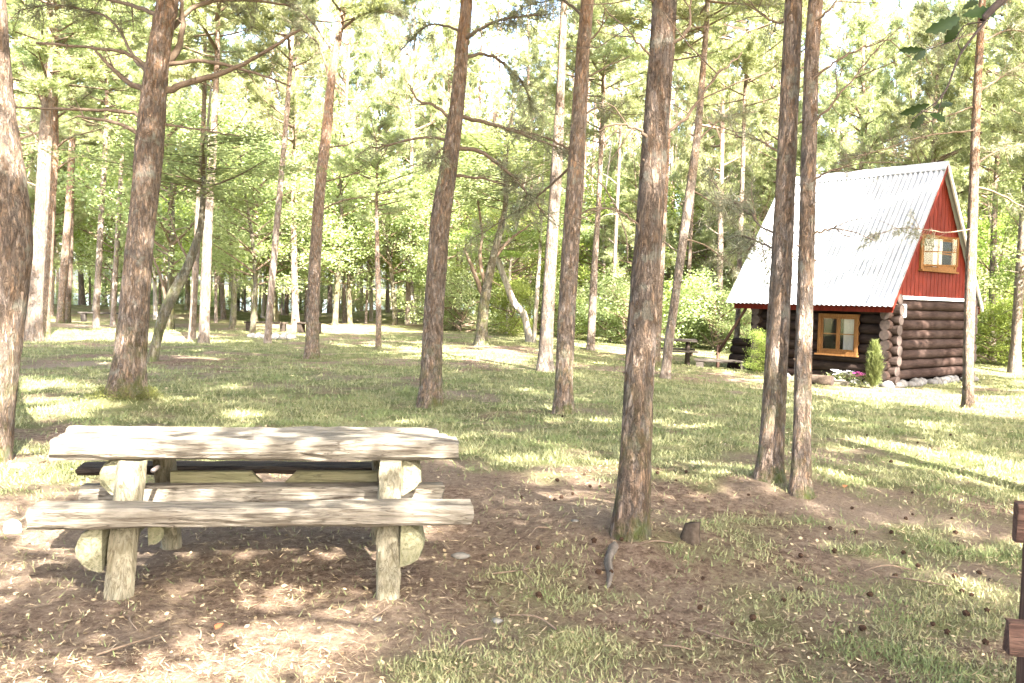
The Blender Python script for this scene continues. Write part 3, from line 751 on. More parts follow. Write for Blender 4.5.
def bushes(label, group, spots, seed, smin=.8, smax=1.3):
    g = np.random.default_rng(seed)
    for px, d, k_ in spots:
        t = thing('bush', label, 'bush', gxy(px, d) - np.array([0, 0, .1]), g.uniform(0, 6.28), group)
        s = g.uniform(smin, smax)
        c = link('foliage', BUSH[k_], t); c.scale = (s * 1.15, s * 1.15, s)
bushes('sunlit green bush along the wood edge between the wavy pine and the cabin', 'bushes along the wood edge',
       [(445, 41, 0), (462, 38, 2), (500, 40, 1), (512, 36, 1), (540, 39, 0), (560, 40, 2), (578, 37, 1), (606, 37, 0), (618, 38, 1), (628, 36, 2), (648, 38, 0), (660, 40, 1), (680, 38, 1), (693, 37, 0), (706, 38, 1), (716, 35, 2),
        (727, 37, 0), (739, 36, 1), (748, 34, 0), (585, 44, 0), (525, 46, 1)], 120, .6, 1.75)
bushes('light green bush growing in the wood to the right of the cabin', 'bushes right of the cabin',
       [(992, 30, 1), (1002, 33, 0), (1016, 30, 1), (1028, 34, 2), (982, 36, 0), (1042, 30, 1)], 121, .8, 1.3)
bushes('low dark bush at the foot of the far trunks in front of the lake', 'low bushes by the lake',
       [(60, 58, 2), (150, 60, 0), (178, 55, 2), (228, 62, 2), (300, 60, 0), (340, 58, 2), (375, 60, 0), (420, 58, 1), (405, 64, 2), (265, 55, 1), (12, 50, 0), (35, 58, 2), (85, 62, 0), (105, 56, 1), (128, 60, 2), (165, 64, 0), (205, 58, 1), (215, 66, 0), (245, 60, 2), (280, 62, 1), (318, 64, 2), (356, 66, 1), (392, 66, 0), (435, 54, 2), (190, 62, 2)], 122, .8, 1.4)

# the wood farther off reads as one mass
nbf = NB(); g = np.random.default_rng(130)
def far_band(n, pxr, dr, zr, size, nclump, spread, mat):
    for i in range(n):
        px = g.uniform(*pxr); d = g.uniform(*dr); p = gxy(px, d); Ht = g.uniform(16, 25)
        nbf.tube(np.array([p - [0, 0, .5], p + [g.normal(0, .3), 0, Ht * .5], p + [g.normal(0, .5), 0, Ht]]), [.13, .10, .03], 5, 0)
        nc = nclump; zc = g.uniform(zr[0], min(zr[1], Ht), nc)
        cc = p + np.stack([g.normal(0, 1.7, nc), g.normal(0, 1.7, nc), zc], 1)
        C = (cc[:, None, :] + g.normal(0, spread, (nc, 24, 3)) * [1, 1, .45]).reshape(-1, 3)
        nbf.quads(leaves(g, C, size), mat)
far_band(56, (-160, 420), (70, 100), (5, 23), .42, 34, .85, 1)
far_band(56, (420, 780), (56, 95), (2, 23), .42, 36, .85, 1)
far_band(54, (760, 1250), (50, 95), (2, 21), .40, 34, .85, 1)
far_band(44, (-160, 430), (60, 78), (3.5, 13), .30, 24, .8, 2)
far_band(40, (430, 800), (46, 62), (.2, 5), .22, 16, .6, 2)
far_band(26, (980, 1250), (36, 60), (.2, 4), .2, 14, .6, 2)
tag(nbf.build('far_wood', [MAT['bark_far'], MAT['needles'], MAT['leaf']]), 'hazy green wood far behind the clearing filling the gaps between the trunks', 'wood', kind='stuff')

# pines just outside the picture whose shade falls on the clearing
for i, (x, y, h, cz, cs) in enumerate([(-3.5, -8.5, 15, 8, 1.0), (8.8, -10, 16, 8.5, 1.3), (8, -4.5, 15, 8, 1.1), (-7.5, -4, 15, 8, 1.1), (.5, -14, 16, 8, 1.2), (6.5, -13, 16, 8.5, 1.2), (9.5, 3.0, 15, 7.5, 1.2),
                                       (14.3, 16.0, 14, 5.4, 1.0), (15.3, 14.2, 15, 5.8, 1.0), (-8.5, 4, 15, 7.5, 1.1), (-2.9, .9, 15, 7.5, 1.4), (2.7, .2, 16, 8, 1.4), (-4.9, 5.4, 15, 8, 1.4), (5.4, 5.6, 15, 8, 1.4), (8.6, 10.8, 15, 8, 1.4), (9.5, 5.8, 16, 8, 1.4), (6.2, 1.5, 16, 8.5, 1.4), (-8.9, 10, 15, 8, 1.4), (-2.4, -6, 16, 8, 1.2), (-12, 13, 15, 8, 1.2), (14, -2, 16, 8, 1.2), (16.5, 17, 15, 7.5, 1.2), (-15, 18, 15, 8, 1.2)]):
    tree_from_parts('pine_tree', 'tree', 'pine just outside the picture whose crown shades the clearing floor', (x, y, float(ground_h(x, y)) - .1), FT[i % 4], PINE[i % 5], (.9, .9, h / 18), cz, (cs * 1.25, cs * 1.25, (h - cz) / 8), 'pines outside the picture')

# ------------------------------------------------------------------ oak whose twig hangs into the picture
oak = thing('oak_tree', 'oak whose dark leafy twig hangs into the upper right corner', 'tree', (4.6, -1.5, float(ground_h(4.6, -1.5)) - .05))
OB = np.array([4.6, -1.5, float(ground_h(4.6, -1.5)) - .05])
b = NB(); b.tube(smooth_path(np.array([[0, 0, -.2], [.05, 0, 1.5], [-.1, .1, 3.2], [-.3, 0, 5], [-.4, -.2, 7]]), 24), np.linspace(.24, .08, 24), 12, 0, .06, 5)
b.build('trunk', [MAT['bark_mossy']], oak, (0,))
c = link('crown', OAKC[0], oak); c.location = (-2.0, .9, 4.3); c.scale = (1.0, 1.0, .95)
c = link('crown', OAKC[1], oak); c.location = (-4.9, -2.3, 4.2); c.scale = (.95, .95, .9)
D = 2.5
BR = smooth_path(np.array([[-.1, .1, 3.4], list(at(1075, -120, 2.9) - OB + np.array([.3, -.4, .2])), list(at(1010, -8, D) - OB), list(at(985, 22, D) - OB), list(at(960, 55, D) - OB), list(at(943, 95, D) - OB), list(at(912, 119, D) - OB)]), 40)
b = NB(); b.tube(BR, np.concatenate([np.linspace(.03, .005, 20), np.linspace(.0045, .0015, 20)]), 7, 0)
MAT['oak_shade'] = mat_foliage('shaded_oak_leaves', (.014, .026, .006), (.022, .036, .008), .10)  # darker copy of the oak leaves, shade put into the colour
def side(pts, r=.0022):
    P = np.array([at(x, y, D) - OB for x, y in pts]); b.tube(smooth_path(P, 12), np.linspace(r, r * .6, 12), 5, 0)
side([(985, 22), (965, 25), (955, 40), (948, 43), (926, 50)]); side([(962, 52), (958, 42), (966, 30)]); side([(943, 92), (935, 105), (925, 112)], .0015); side([(943, 95), (938, 112), (938, 120)], .0015)
brn = b.build('branch', [mat_plain('shaded_oak_twig_bark', (.05, .036, .03), .9, .3, 30)], oak, (0,))  # twig bark darkened to look shaded like its leaves
def oak_leaf(base, tip, wpx, tilt, dz=0.0):
    B = at(base[0], base[1], D + dz) - OB; T = at(tip[0], tip[1], D + dz + tilt) - OB
    ax = T - B; L = np.linalg.norm(ax); ax /= L
    sd = unit(np.cross(ax, FWD) + .35 * FWD); nr = np.cross(ax, sd)
    W = wpx / 2 * D / FPX
    t = np.linspace(0, 1, 29)
    prof = np.sin(np.pi * np.clip(t, 0, 1) ** .75) ** .7 * (1 - .22 * (1 - np.cos(2 * np.pi * t * 5)) / 2 * 1.5) * (.45 + .75 * t)
    prof[0] = prof[-1] = .02; prof = prof / prof.max() * W
    mid = B + ax * (t[:, None] * L) + nr * (.06 * L * np.sin(np.pi * t))[:, None]
    Lf = mid + sd * prof[:, None] + nr * (prof * .25)[:, None]; Rt = mid - sd * prof[:, None] + nr * (prof * .25)[:, None]
    m_ = MB(); n = 29
    V = np.vstack([mid, Lf, Rt])
    F = [(i, i + 1, n + i + 1, n + i) for i in range(n - 1)] + [(i + 1, i, 2 * n + i, 2 * n + i + 1) for i in range(n - 1)]
    m_.add(V, F, 0, True); return m_.build('leaf', MAT['oak_shade'], oak)
for a_ in [((962, 16), (996, 14), 17, .03), ((960, 18), (925, 32), 15, -.03), ((958, 20), (944, 44), 15, .02), ((962, 10), (978, 1), 9, .03), ((926, 50), (899, 50), 8, .02), ((926, 51), (912, 60), 9, -.02),
           ((930, 104), (900, 114), 10, .02), ((925, 115), (910, 128), 11, .0), ((933, 108), (953, 104), 8, .03), ((930, 114), (945, 122), 12, -.02), ((957, 14), (950, 20), 6, 0)]: oak_leaf(*a_)

# ------------------------------------------------------------------ foreground picnic table of split logs
PT = thing('picnic_table', 'rustic weathered split log picnic table with two plank benches in the left foreground', 'picnic table', (-1.29, 4.58, 0), R(8))
def slab(y0, y1, z0, z1, round_front=.0, round_back=.0):
    P = []
    n = 5
    if round_front:   # hewn front edge, bulging outward
        for i in range(n): a = -math.pi / 2 - math.pi * i / (n - 1) * .5; P.append((y0 + round_front + round_front * math.cos(a), z0 + (z1 - z0) * .62 + (z1 - z0) * .62 * math.sin(a)))
        P.append((y0 + .004, z1 - .012)); P.append((y0 + .02, z1))
    else: P += [(y0, z0), (y0, z1)]
    P += [((y0 + y1) / 2, z1 + .003)]
    if round_back: P += [(y1 - .02, z1), (y1 - .002, z1 - .015), (y1, z0 + (z1 - z0) * .45), (y1 - round_back, z0)]
    else: P += [(y1, z1), (y1, z0)]
    return P[::-1]
for i, (y0, y1, rf, rb, dx) in enumerate([(-.27, -.085, .05, 0, .0), (-.079, .085, 0, 0, -.03), (.091, .25, 0, .05, -.07)]):
    MB().beam(slab(y0, y1, .64, .744 - .004 * (i == 1), rf, rb), -1.035 + dx + .01 * i, .995 + dx - .012 * i, 22, .0035, seed=i).build('tabletop_board', MAT['wood'], PT)
half = lambda z0, z1, y0, y1: slab(y0, y1, z0, z1, .04, .035)
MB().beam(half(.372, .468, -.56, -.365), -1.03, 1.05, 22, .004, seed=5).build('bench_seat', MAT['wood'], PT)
MB().beam(half(.452, .500, .30, .50), -1.10, .62, 22, .004, seed=6).build('bench_seat', MAT['wood_dark'], PT)  # far seat: shadow is put into its dark wood colour
def leg(x, yf, yt, w, sd, zt=.64, sq=False):
    prof = rrect(-w / 2, w / 2, -.055, .055, .022 if sq else .045)
    mb = MB(); M = Matrix(((0, 1, 0, 0), (0, 0, 1, 0), (1, 0, 0, 0), (0, 0, 0, 1)))   # beam x -> up, y -> along the table, z -> depth
    mb.beam(prof, -.08, zt, 12, .004, M=M, seed=sd)
    mb.v = [(p[0] + x, p[1] + yf + (yt - yf) * max(0, p[2]) / .64, p[2]) for p in mb.v]
    return mb.build('leg', MAT['wood_z'], PT)
leg(-.65, -.45, -.24, .135, 1); leg(.64, -.52, -.24, .115, 2, .64, True); leg(-.62, .44, .22, .12, 3); leg(.60, .42, .22, .12, 4, .64, True)
def cross(xf, sgn, r, z, y0, y1, sd, name):
    P = [(xf, z - r)] + [(xf + sgn * r * 1.1 * math.cos(a), z + r * math.sin(a)) for a in np.linspace(-1.45, 1.45, 9)] + [(xf, z + r)]
    mb = MB(); M = Matrix(((0, 1, 0, 0), (1, 0, 0, 0), (0, 0, 1, 0), (0, 0, 0, 1)))
    mb.beam(P if sgn < 0 else P[::-1], y0, y1, 10, .003, M=M, seed=sd)
    return mb.build(name, MAT['wood_y'], PT)
for sx in (-1, 1):
    xf = -.728 if sx < 0 else .706
    cross(xf, sx, .095, .545, -.20, .26, 7 + sx, 'crossbeam')
    cross(xf, sx, .108, .262, -.49, .49, 17 + sx, 'crossbeam')
cross(-.548, 1, .07, .31, -.36, .38, 21, 'crossbeam')
MB().beam(rrect(-.05, .06, .372, .466, .015), -.97, .93, 18, .004, seed=8).build('stretcher', MAT['wood'], PT)
for pts in ([(-.53, .47), (-.05, .47), (-.11, .53), (-.53, .53)], [(.07, .47), (.57, .47), (.57, .53), (.13, .53)]):
    mb = MB(); V = [(x, .02, z) for x, z in pts] + [(x, .055, z) for x, z in pts]
    mb.add(V, [(0, 1, 2, 3), (7, 6, 5, 4), (0, 4, 5, 1), (1, 5, 6, 2), (2, 6, 7, 3), (3, 7, 4, 0)]); mb.build('brace_board', MAT['wood_green'], PT)
mb = MB(); mb.tube([(-.535, -.30, .60), (-.535, -.19, .60)], .012, 8, 0); mb.build('bolt', mat_plain('rusty_bolt', (.12, .10, .09), .5, .3, 40, .5, .7), PT)

# ------------------------------------------------------------------ log cabin
L_, W_, HW, AP, OG, OE = 3.72, 4.3, 2.60, 3.1, .28, .36
PIT = AP / (W_ / 2)
TH = R(50.5)
CB = gxy(891, 21.05)
cab = thing('log_cabin', 'dark log cabin with steep pale corrugated roof, red gable and orange framed windows', 'cabin', CB, -TH)
Mc = np.array(Matrix.Rotation(-TH, 3, 'Z'))
def cabin_hit(px, py, axis, val):
    """where the sight line through a pixel meets a wall plane of the cabin (local coordinates)"""
    o = Mc.T @ (CAM - CB); d = Mc.T @ ray(px, py); t = (val - o[axis]) / d[axis]; return o + d * t
# log material: dark stain, paler end grain
m, nt, out = new_mat('dark_stained_log'); k = NT(nt)
v = k.coord('Object', (1.2, 9, 9)); n = k.noise(v, 3, 7, .7); st = k.noise(k.coord('Object'), 1.8, 4, .6)
c_ = k.ramp(n, [(.3, (.006, .004, .0035)), (.5, (.018, .012, .010)), (.7, (.034, .024, .020))]); c_ = k.mix(k.ramp(st, [(.4, 0.0), (.7, .35)]), c_, (.045, .034, .028))
k.l(k.bsdf(c_, .75, k.bump(n, .5, .02), .03), out.inputs[0]); MAT['log'] = m
m, nt, out = new_mat('dark_stained_gable_log'); k = NT(nt)
v = k.coord('Object', (9, 1.2, 9)); n = k.noise(v, 3, 7, .7); st = k.noise(k.coord('Object'), 1.8, 4, .6)
c_ = k.ramp(n, [(.3, (.006, .0035, .003)), (.5, (.022, .0135, .0105)), (.7, (.046, .030, .024))]); c_ = k.mix(k.ramp(st, [(.4, 0.0), (.7, .4)]), c_, (.07, .05, .042))
k.l(k.bsdf(c_, .75, k.bump(n, .5, .02), .03), out.inputs[0]); MAT['log_gable'] = m
MAT['log_end'] = mat_plain('log_end_grain', (.05, .037, .031), .85, .5, 14, .2, 0, .5)
MAT['red'] = None
m, nt, out = new_mat('red_board_paint'); k = NT(nt)
v = k.coord('Object', (14, 14, .8)); n = k.noise(v, 2.5, 6, .65); w2 = k.noise(k.coord('Object'), 2.2, 4, .6)
sepn = k.n('SeparateXYZ'); k.l(k.coord('Object'), sepn.inputs[0])
c_ = k.ramp(n, [(.3, (.04, .005, .003)), (.55, (.085, .011, .005)), (.75, (.125, .022, .010))]); c_ = k.mix(k.ramp(w2, [(.5, 0.0), (.75, .35)]), c_, (.14, .03, .024))
k.l(k.bsdf(c_, .6, k.bump(n, .25, .01), .06), out.inputs[0]); MAT['red'] = m
m, nt, out = new_mat('fibre_cement_roofing'); k = NT(nt)
n = k.noise(k.coord('Object', (3, .5, .5)), 3, 6, .65); n2 = k.noise(k.coord('Object'), 1.1, 4, .6)
c_ = k.ramp(n, [(.3, (.20, .205, .21)), (.6, (.33, .335, .34)), (.8, (.42, .42, .42))]); c_ = k.mix(k.ramp(n2, [(.5, 0.0), (.8, .35)]), c_, (.36, .36, .34))
k.l(k.bsdf(c_, .55, None, .35), out.inputs[0]); MAT['roof'] = m
MAT['white'] = mat_plain('white_trim_paint', (.74, .75, .76), .6, .12, 6)
MAT['frame'] = mat_wood('orange_window_wood', (.22, .115, .042), (.17, .082, .028), (.10, .045, .016), 2)
MAT['dark'] = mat_plain('unlit_room_black', (.004, .0035, .003), 1.0, .1, 12, .0)  # near-black colour standing for unlit space inside the cabin
MAT['curtain'] = mat_plain('white_curtain', (.22, .21, .195), .9, .1, 20)
m, nt, out = new_mat('window_glass'); k = NT(nt); k.l(k.bsdf((.035, .04, .035), .06, None, .6), out.inputs[0]); MAT['glass'] = m
LR = .132
def logs(axis, other, a0, a1, zs, ends, mat, name, holes=()):
    mb = MB(); g = np.random.default_rng(len(name) + int(a1 * 10))
    for z in zs:
        segs = [(a0 - g.uniform(0, .06), a1 + g.uniform(0, .06))]
        for h0, h1, hz0, hz1 in holes:
            if hz0 - .06 < z < hz1 + .06:
                segs = [s for s0, s1 in segs for s in ((s0, h0), (h1, s1))]
        for s0, s1 in segs:
            r = LR * g.uniform(.95, 1.05); jy = g.normal(0, .006)
            pts = [((t, other + jy, z) if axis == 0 else (other + jy, t, z)) for t in np.linspace(s0, s1, 6)]
            nf = len(mb.f); mb.tube(pts, r, 12, 0, True, .015, seed=int(z * 100))
            mb.m[-1] = mb.m[-2] = 1; mb.sm[-1] = mb.sm[-2] = False
    return mb.build(name, [mat, MAT['log_end']], cab)
w0, w1 = cabin_hit(820, 314, 1, -.1), cabin_hit(858, 355, 1, -.1)
wx0, wx1 = w0[0], w1[0]; wz1 = (w0[2] + cabin_hit(858, 314, 1, -.1)[2]) / 2; wz0 = (w1[2] + cabin_hit(820, 353, 1, -.1)[2]) / 2
ez = [.14 + .252 * i for i in range(9)]; gz = [.265 + .252 * i for i in range(8)]
logs(0, 0, -L_ - .22, .24, ez, True, MAT['log'], 'front_log_wall', [(wx0, wx1, wz0, wz1)])
logs(1, 0, -.24, W_ + .24, gz, True, MAT['log_gable'], 'gable_log_wall')
logs(0, W_, -L_ - .22, .24, ez, True, MAT['log'], 'rear_log_wall')
logs(1, -L_, -.24, W_ + .24, gz, True, MAT['log'], 'porch_log_wall')
# near-black sheets behind the log walls stand for the unlit inside
mb = MB(); mb.box((-L_, .02, .0), (-.05, .06, 2.5), 0); mb.box((-.06, .06, 0), (-.02, W_ - .06, 2.3), 0); mb.build('wall_dark_backing', MAT['dark'], cab)
# roof
X0, X1 = -L_ - OG - .62, OG
def roof_side(sgn):
    mb = MB(); nx = int((X1 - X0) / .0169); V = []; F = []
    ye, ze = (-OE, HW - PIT * OE); yr, zr = W_ / 2, HW + AP
    ys = np.linspace(ye - .08, yr, 6); ln = math.hypot(1, PIT); nyv, nzv = (-PIT / ln, 1 / ln)
    for th in (0.0, -.016):
        for yy in ys:
            zz = ze + (yy - ye) * PIT
            for i in range(nx + 1):
                x = X0 + (X1 - X0) * i / nx; o_ = .022 * math.sin(2 * math.pi * x / .135) + .03 + th
                y2, z2 = yy + nyv * o_, zz + nzv * o_
                V.append((x, y2 if sgn < 0 else W_ - y2, z2))
    m1 = nx + 1; NN = 6 * m1
    for b0 in (0, NN):
        for r_ in range(5):
            for i in range(nx): F.append((b0 + r_ * m1 + i, b0 + r_ * m1 + i + 1, b0 + (r_ + 1) * m1 + i + 1, b0 + (r_ + 1) * m1 + i))
    for i in range(nx): F.append((i, i + 1, NN + i + 1, NN + i))
    for r_ in range(5):
        for e in (0, nx): F.append((r_ * m1 + e, (r_ + 1) * m1 + e, NN + (r_ + 1) * m1 + e, NN + r_ * m1 + e))
    mb.add(V, F, 0, True); return mb
roof = roof_side(-1).build('roof', MAT['roof'], cab); roof_side(1).build('roof', MAT['roof'], cab)
mb = MB()
for s in (-1, 1):
    V = []
    for x in (X0, X1):
        for dy, dz in ((0, .075), (s * .16, .075 - .16 * PIT), (s * .16, .058 - .16 * PIT), (0, .05)): V.append((x, W_ / 2 + dy, HW + AP + dz + .02))
    mb.add(V, [(0, 1, 2, 3), (7, 6, 5, 4), (0, 4, 5, 1), (1, 5, 6, 2), (2, 6, 7, 3), (3, 7, 4, 0)])
mb.build('ridge_cap', MAT['roof'], roof)
ZE = HW - PIT * OE
for s in (0, 1):
    y0, y1 = (-OE, -OE + .035) if s == 0 else (W_ + OE - .035, W_ + OE)
    MB().box((X0 + .25, y0, ZE - .25), (X1 - .05, y1, ZE - .012)).build('fascia', MAT['red'], cab)
    yy0, yy1 = (-OE + .04, .1) if s == 0 else (W_ - .1, W_ + OE - .04)
    MB().box((X0 + .25, yy0, ZE - .06), (X1 - .06, yy1, ZE - .03)).build('soffit', MAT['wood_brown'], cab)
def rake(y0, z0, y1, z1, x0, x1, h, mat, name):
    mb = MB(); V = [(x, y, z + dz) for x in (x0, x1) for (y, z, dz) in ((y0, z0, 0), (y1, z1, 0), (y1, z1, -h), (y0, z0, -h))]
    mb.add(V, [(0, 1, 2, 3), (7, 6, 5, 4), (0, 4, 5, 1), (1, 5, 6, 2), (2, 6, 7, 3), (3, 7, 4, 0)]); return mb.build(name, mat, cab)
rake(-OE - .05, ZE - .05, W_ / 2, HW + AP - .0, X1 - .03, X1 - .006, .16, MAT['red'], 'bargeboard')
rake(W_ / 2, HW + AP + .02, W_ + OE + .05, ZE - .05, X1 - .03, X1 + .02, .13, MAT['white'], 'bargeboard')
# red board gable: vertical boards with gaps, clipped to the roof line
mb = MB(); zb = 2.26; nbrd = 44; ytot0 = W_ / 2 - (HW + AP - zb) / PIT + .03; ytot1 = W_ - ytot0
gw0, gw1 = cabin_hit(920, 268, 0, .14), cabin_hit(957, 238, 0, .14)
gy0, gy1 = gw0[1], gw1[1]; gz0 = (gw0[2] + cabin_hit(955, 273, 0, .14)[2]) / 2; gz1 = (gw1[2] + cabin_hit(922, 234, 0, .14)[2]) / 2
for i in range(nbrd):
    a = ytot0 + (ytot1 - ytot0) * i / nbrd; e = ytot0 + (ytot1 - ytot0) * (i + 1) / nbrd - .008
    top = lambda y: HW + AP - abs(y - W_ / 2) * PIT - .03
    x = .09 + .004 * (i % 2)
    zt0, zt1 = top(a), top(e)
    def brd(za, zb0, zb1):
        if min(zb0, zb1) <= za + .01: return
        V = [(xx, y, z) for xx in (x, x + .022) for (y, z) in ((a, za), (e, za), (e, zb1), (a, zb0))]
        mb.add(V, [(3, 2, 1, 0), (4, 5, 6, 7), (0, 1, 5, 4), (1, 2, 6, 5), (2, 3, 7, 6), (3, 0, 4, 7)])
    if gy0 < (a + e) / 2 < gy1: brd(zb, gz0, gz0); brd(gz1, zt0, zt1)
    else: brd(zb, zt0, zt1)
mb.build('red_gable', MAT['red'], cab)
V = [(-.12, ytot0 + .1, zb), (-.12, ytot1 - .1, zb), (-.12, W_ / 2, HW + AP - .2)]
mb = MB(); mb.add(V + [(-.14,) + p[1:] for p in V], [(0, 1, 2), (5, 4, 3), (0, 3, 4, 1), (1, 4, 5, 2), (2, 5, 3, 0)]); mb.build('gable_dark_backing', MAT['dark'], cab)  # near-black sheet behind the boards, painted darkness of the loft
MB().box((.085, ytot0 + .2, zb - .085), (.15, ytot1 - .2, zb - .004)).build('flashing', MAT['white'], cab)
# windows
def window(M, w, h, open_ang=0.0, curtain=(.7, 1.0), name='window'):
    """x across, z up, y = -outward"""
    fr = MB(); t = .075
    fr.box((0, -.03, 0), (t, .09, h), M=M); fr.box((w - t, -.03, 0), (w, .09, h), M=M); fr.box((t, -.03, h - t), (w - t, .09, h), M=M); fr.box((t, -.03, 0), (w - t, .09, t), M=M)
    fr.box((-.04, -.09, -.045), (w + .04, .05, -.003), M=M)
    wf = fr.build(name, MAT['frame'], cab)
    iw = (w - 2 * t) / 2
    for s in (0, 1):
        mb = MB(); x0 = t + s * iw; q = .045
        S = M
        if open_ang and s == 0:
            S = M @ Matrix.Translation((x0, -.02, 0)) @ Matrix.Rotation(-open_ang, 4, 'Z') @ Matrix.Translation((-x0, .02, 0))
        y0, y1 = .0, .035
        z0, z1 = t + .003, h - t - .003
        mb.box((x0 + .003, y0, z0), (x0 + q, y1, z1), M=S); mb.box((x0 + iw - q, y0, z0), (x0 + iw - .003, y1, z1), M=S)
        mb.box((x0 + q, y0, z1 - q), (x0 + iw - q, y1, z1), M=S); mb.box((x0 + q, y0, z0), (x0 + iw - q, y1, z0 + q), M=S)
        mb.box((x0 + q, y0 + .004, (z0 + z1) / 2 - .014), (x0 + iw - q, y1 - .004, (z0 + z1) / 2 + .014), M=S)
        mb.build('sash', MAT['frame'], wf)
        mb = MB(); mb.box((x0 + q - .004, .012, z0 + q - .004), (x0 + iw - q + .004, .018, z1 - q + .004), M=S); mb.build('pane', MAT['pane'], wf)
    mb = MB(); ncx = 24; V = []
    c0, c1 = t + curtain[0] * (w - 2 * t), t + curtain[1] * (w - 2 * t)
    for z in (t + .02, h - t):
        for i in range(ncx + 1): V.append(tuple(M @ Vector((c0 + (c1 - c0) * i / ncx, .075 + .012 * math.sin(i * 1.9), z))))
    mb.add(V, [(i, i + 1, ncx + 2 + i, ncx + 1 + i) for i in range(ncx)], 0, True); mb.build('curtain', MAT['curtain'], wf)
    mb = MB(); mb.box((t, .10, t), (w - t, .11, h - t), M=M); mb.build('unlit_interior_panel', MAT['dark'], wf)  # black panel behind the panes in place of a dim room
    return wf
m, nt, out = new_mat('clear_window_pane'); k = NT(nt)
gl = k.n('BsdfGlossy'); gl.inputs['Roughness'].default_value = .03; gl.inputs['Color'].default_value = (.9, .95, .95, 1); tr = k.n('BsdfTransparent'); mx = k.n('MixShader'); mx.inputs[0].default_value = .03
k.l(tr.outputs[0], mx.inputs[1]); k.l(gl.outputs[0], mx.inputs[2]); k.l(mx.outputs[0], out.inputs[0]); MAT['pane'] = m
window(Matrix.Translation((wx0, -.14, wz0)), wx1 - wx0, wz1 - wz0, 0, (.62, .98))
Mg = Matrix.Translation((.135, gy0, gz0)) @ Matrix.Rotation(R(90), 4, 'Z')
window(Mg, gy1 - gy0, gz1 - gz0, R(38), (.42, .70))
# lamp box at the corner, stone footing, porch
pL = cabin_hit(903, 311, 0, .2)
mb = MB(); mb.box((.12, pL[1] - .09, pL[2] - .17), (.26, pL[1] + .09, pL[2] + .17), bev=.02); mb.build('meter_box', MAT['white'], cab)
mb = MB(); g = np.random.default_rng(9)
def stone_mesh(mb, c, s, g, mat=0):
    n1, n2 = 6, 9; V = []; ph = g.uniform(0, 6, 4)
    for i in range(n1 + 1):
        th = math.pi * i / n1
        for j in range(n2):
            a = 2 * math.pi * j / n2; r = 1 + .16 * math.sin(2 * a + ph[0] + th) + .12 * math.sin(3 * a + ph[1] - 2 * th) + .05 * g.normal()
            V.append((c[0] + s[0] * r * math.sin(th) * math.cos(a), c[1] + s[1] * r * math.sin(th) * math.sin(a), c[2] + s[2] * math.cos(th) * (1 + .08 * math.sin(a + ph[2]))))
    F = [(i * n2 + j, (i + 1) * n2 + j, (i + 1) * n2 + (j + 1) % n2, i * n2 + (j + 1) % n2) for i in range(n1) for j in range(n2)]
    mb.add(V, F, mat, True)
for y in np.arange(-.2, W_ + .3, .3): stone_mesh(mb, (.18 + g.normal(0, .06), y, .03), (g.uniform(.13, .2), g.uniform(.15, .22), g.uniform(.08, .14)), g)
for x in np.arange(-L_, .2, .33): stone_mesh(mb, (x, -.15 + g.normal(0, .05), .0), (g.uniform(.14, .2), g.uniform(.12, .2), g.uniform(.07, .12)), g)
mb.build('stone_footing', mat_plain('footing_stone', (.10, .095, .088), .9, .4, 9, .2, 0, .6), cab)
mb = MB()
for i, z in enumerate((.14, .39, .64, .86)):
    mb.tube([(-L_ - 1.0 + .05 * i, .0, z), (-L_ - .5, .0, z), (-L_ - .26, .0, z)], .125, 12, 0, True, .02, seed=i)
    mb.m[-1] = mb.m[-2] = 1; mb.sm[-1] = mb.sm[-2] = False
mb.build('porch_wall', [MAT['log'], MAT['log_end']], cab)
for j, yy in enumerate((-.15, 1.1)):
    mb = MB(); mb.tube([(-L_ - 1.35, yy, .45), (-L_ - .32, yy, 1.95)], .045, 8); mb.tube([(-L_ - 1.3, yy, -.1), (-L_ - 1.3, yy, .75)], .05, 8); mb.build('porch_rail', MAT['wood_brown_z'], cab)

# ------------------------------------------------------------------ things round the cabin
cp, _ = gpt(873, 389)
cy = thing('cypress_shrub', 'slender pale green conical conifer by the front log wall of the cabin', 'shrub', cp)
g = np.random.default_rng(31); b = NB(); n = 900
zz = g.uniform(.15, 1.12, n); rr = .17 * np.sin(np.pi * np.clip((zz - .02) / 1.14, 0, 1) ** .8) ** .8 * np.sqrt(g.uniform(.1, 1, n)) * g.uniform(.7, 1.25, n); a = g.uniform(0, 6.283, n); rr = rr * (1 + .28 * np.sin(9 * zz + 2 * a) * np.sin(3 * a))
b.tris(tufts(g, np.stack([rr * np.cos(a), rr * np.sin(a), zz], 1), unit(np.stack([np.cos(a) * .5, np.sin(a) * .5, np.ones(n)], 1)), 9, .085, .016, .35), 0)
MAT['cypress'] = mat_foliage('cypress_needles', (.10, .125, .04), (.18, .20, .075), .3)
b.build('foliage', [MAT['cypress']], cy)
b = NB(); b.tube(np.array([[0, 0, -.1], [0, 0, .4], [0, 0, 1.0]]), [.02, .016, .006], 6, 0); b.build('stem', [MAT['twig']], cy)

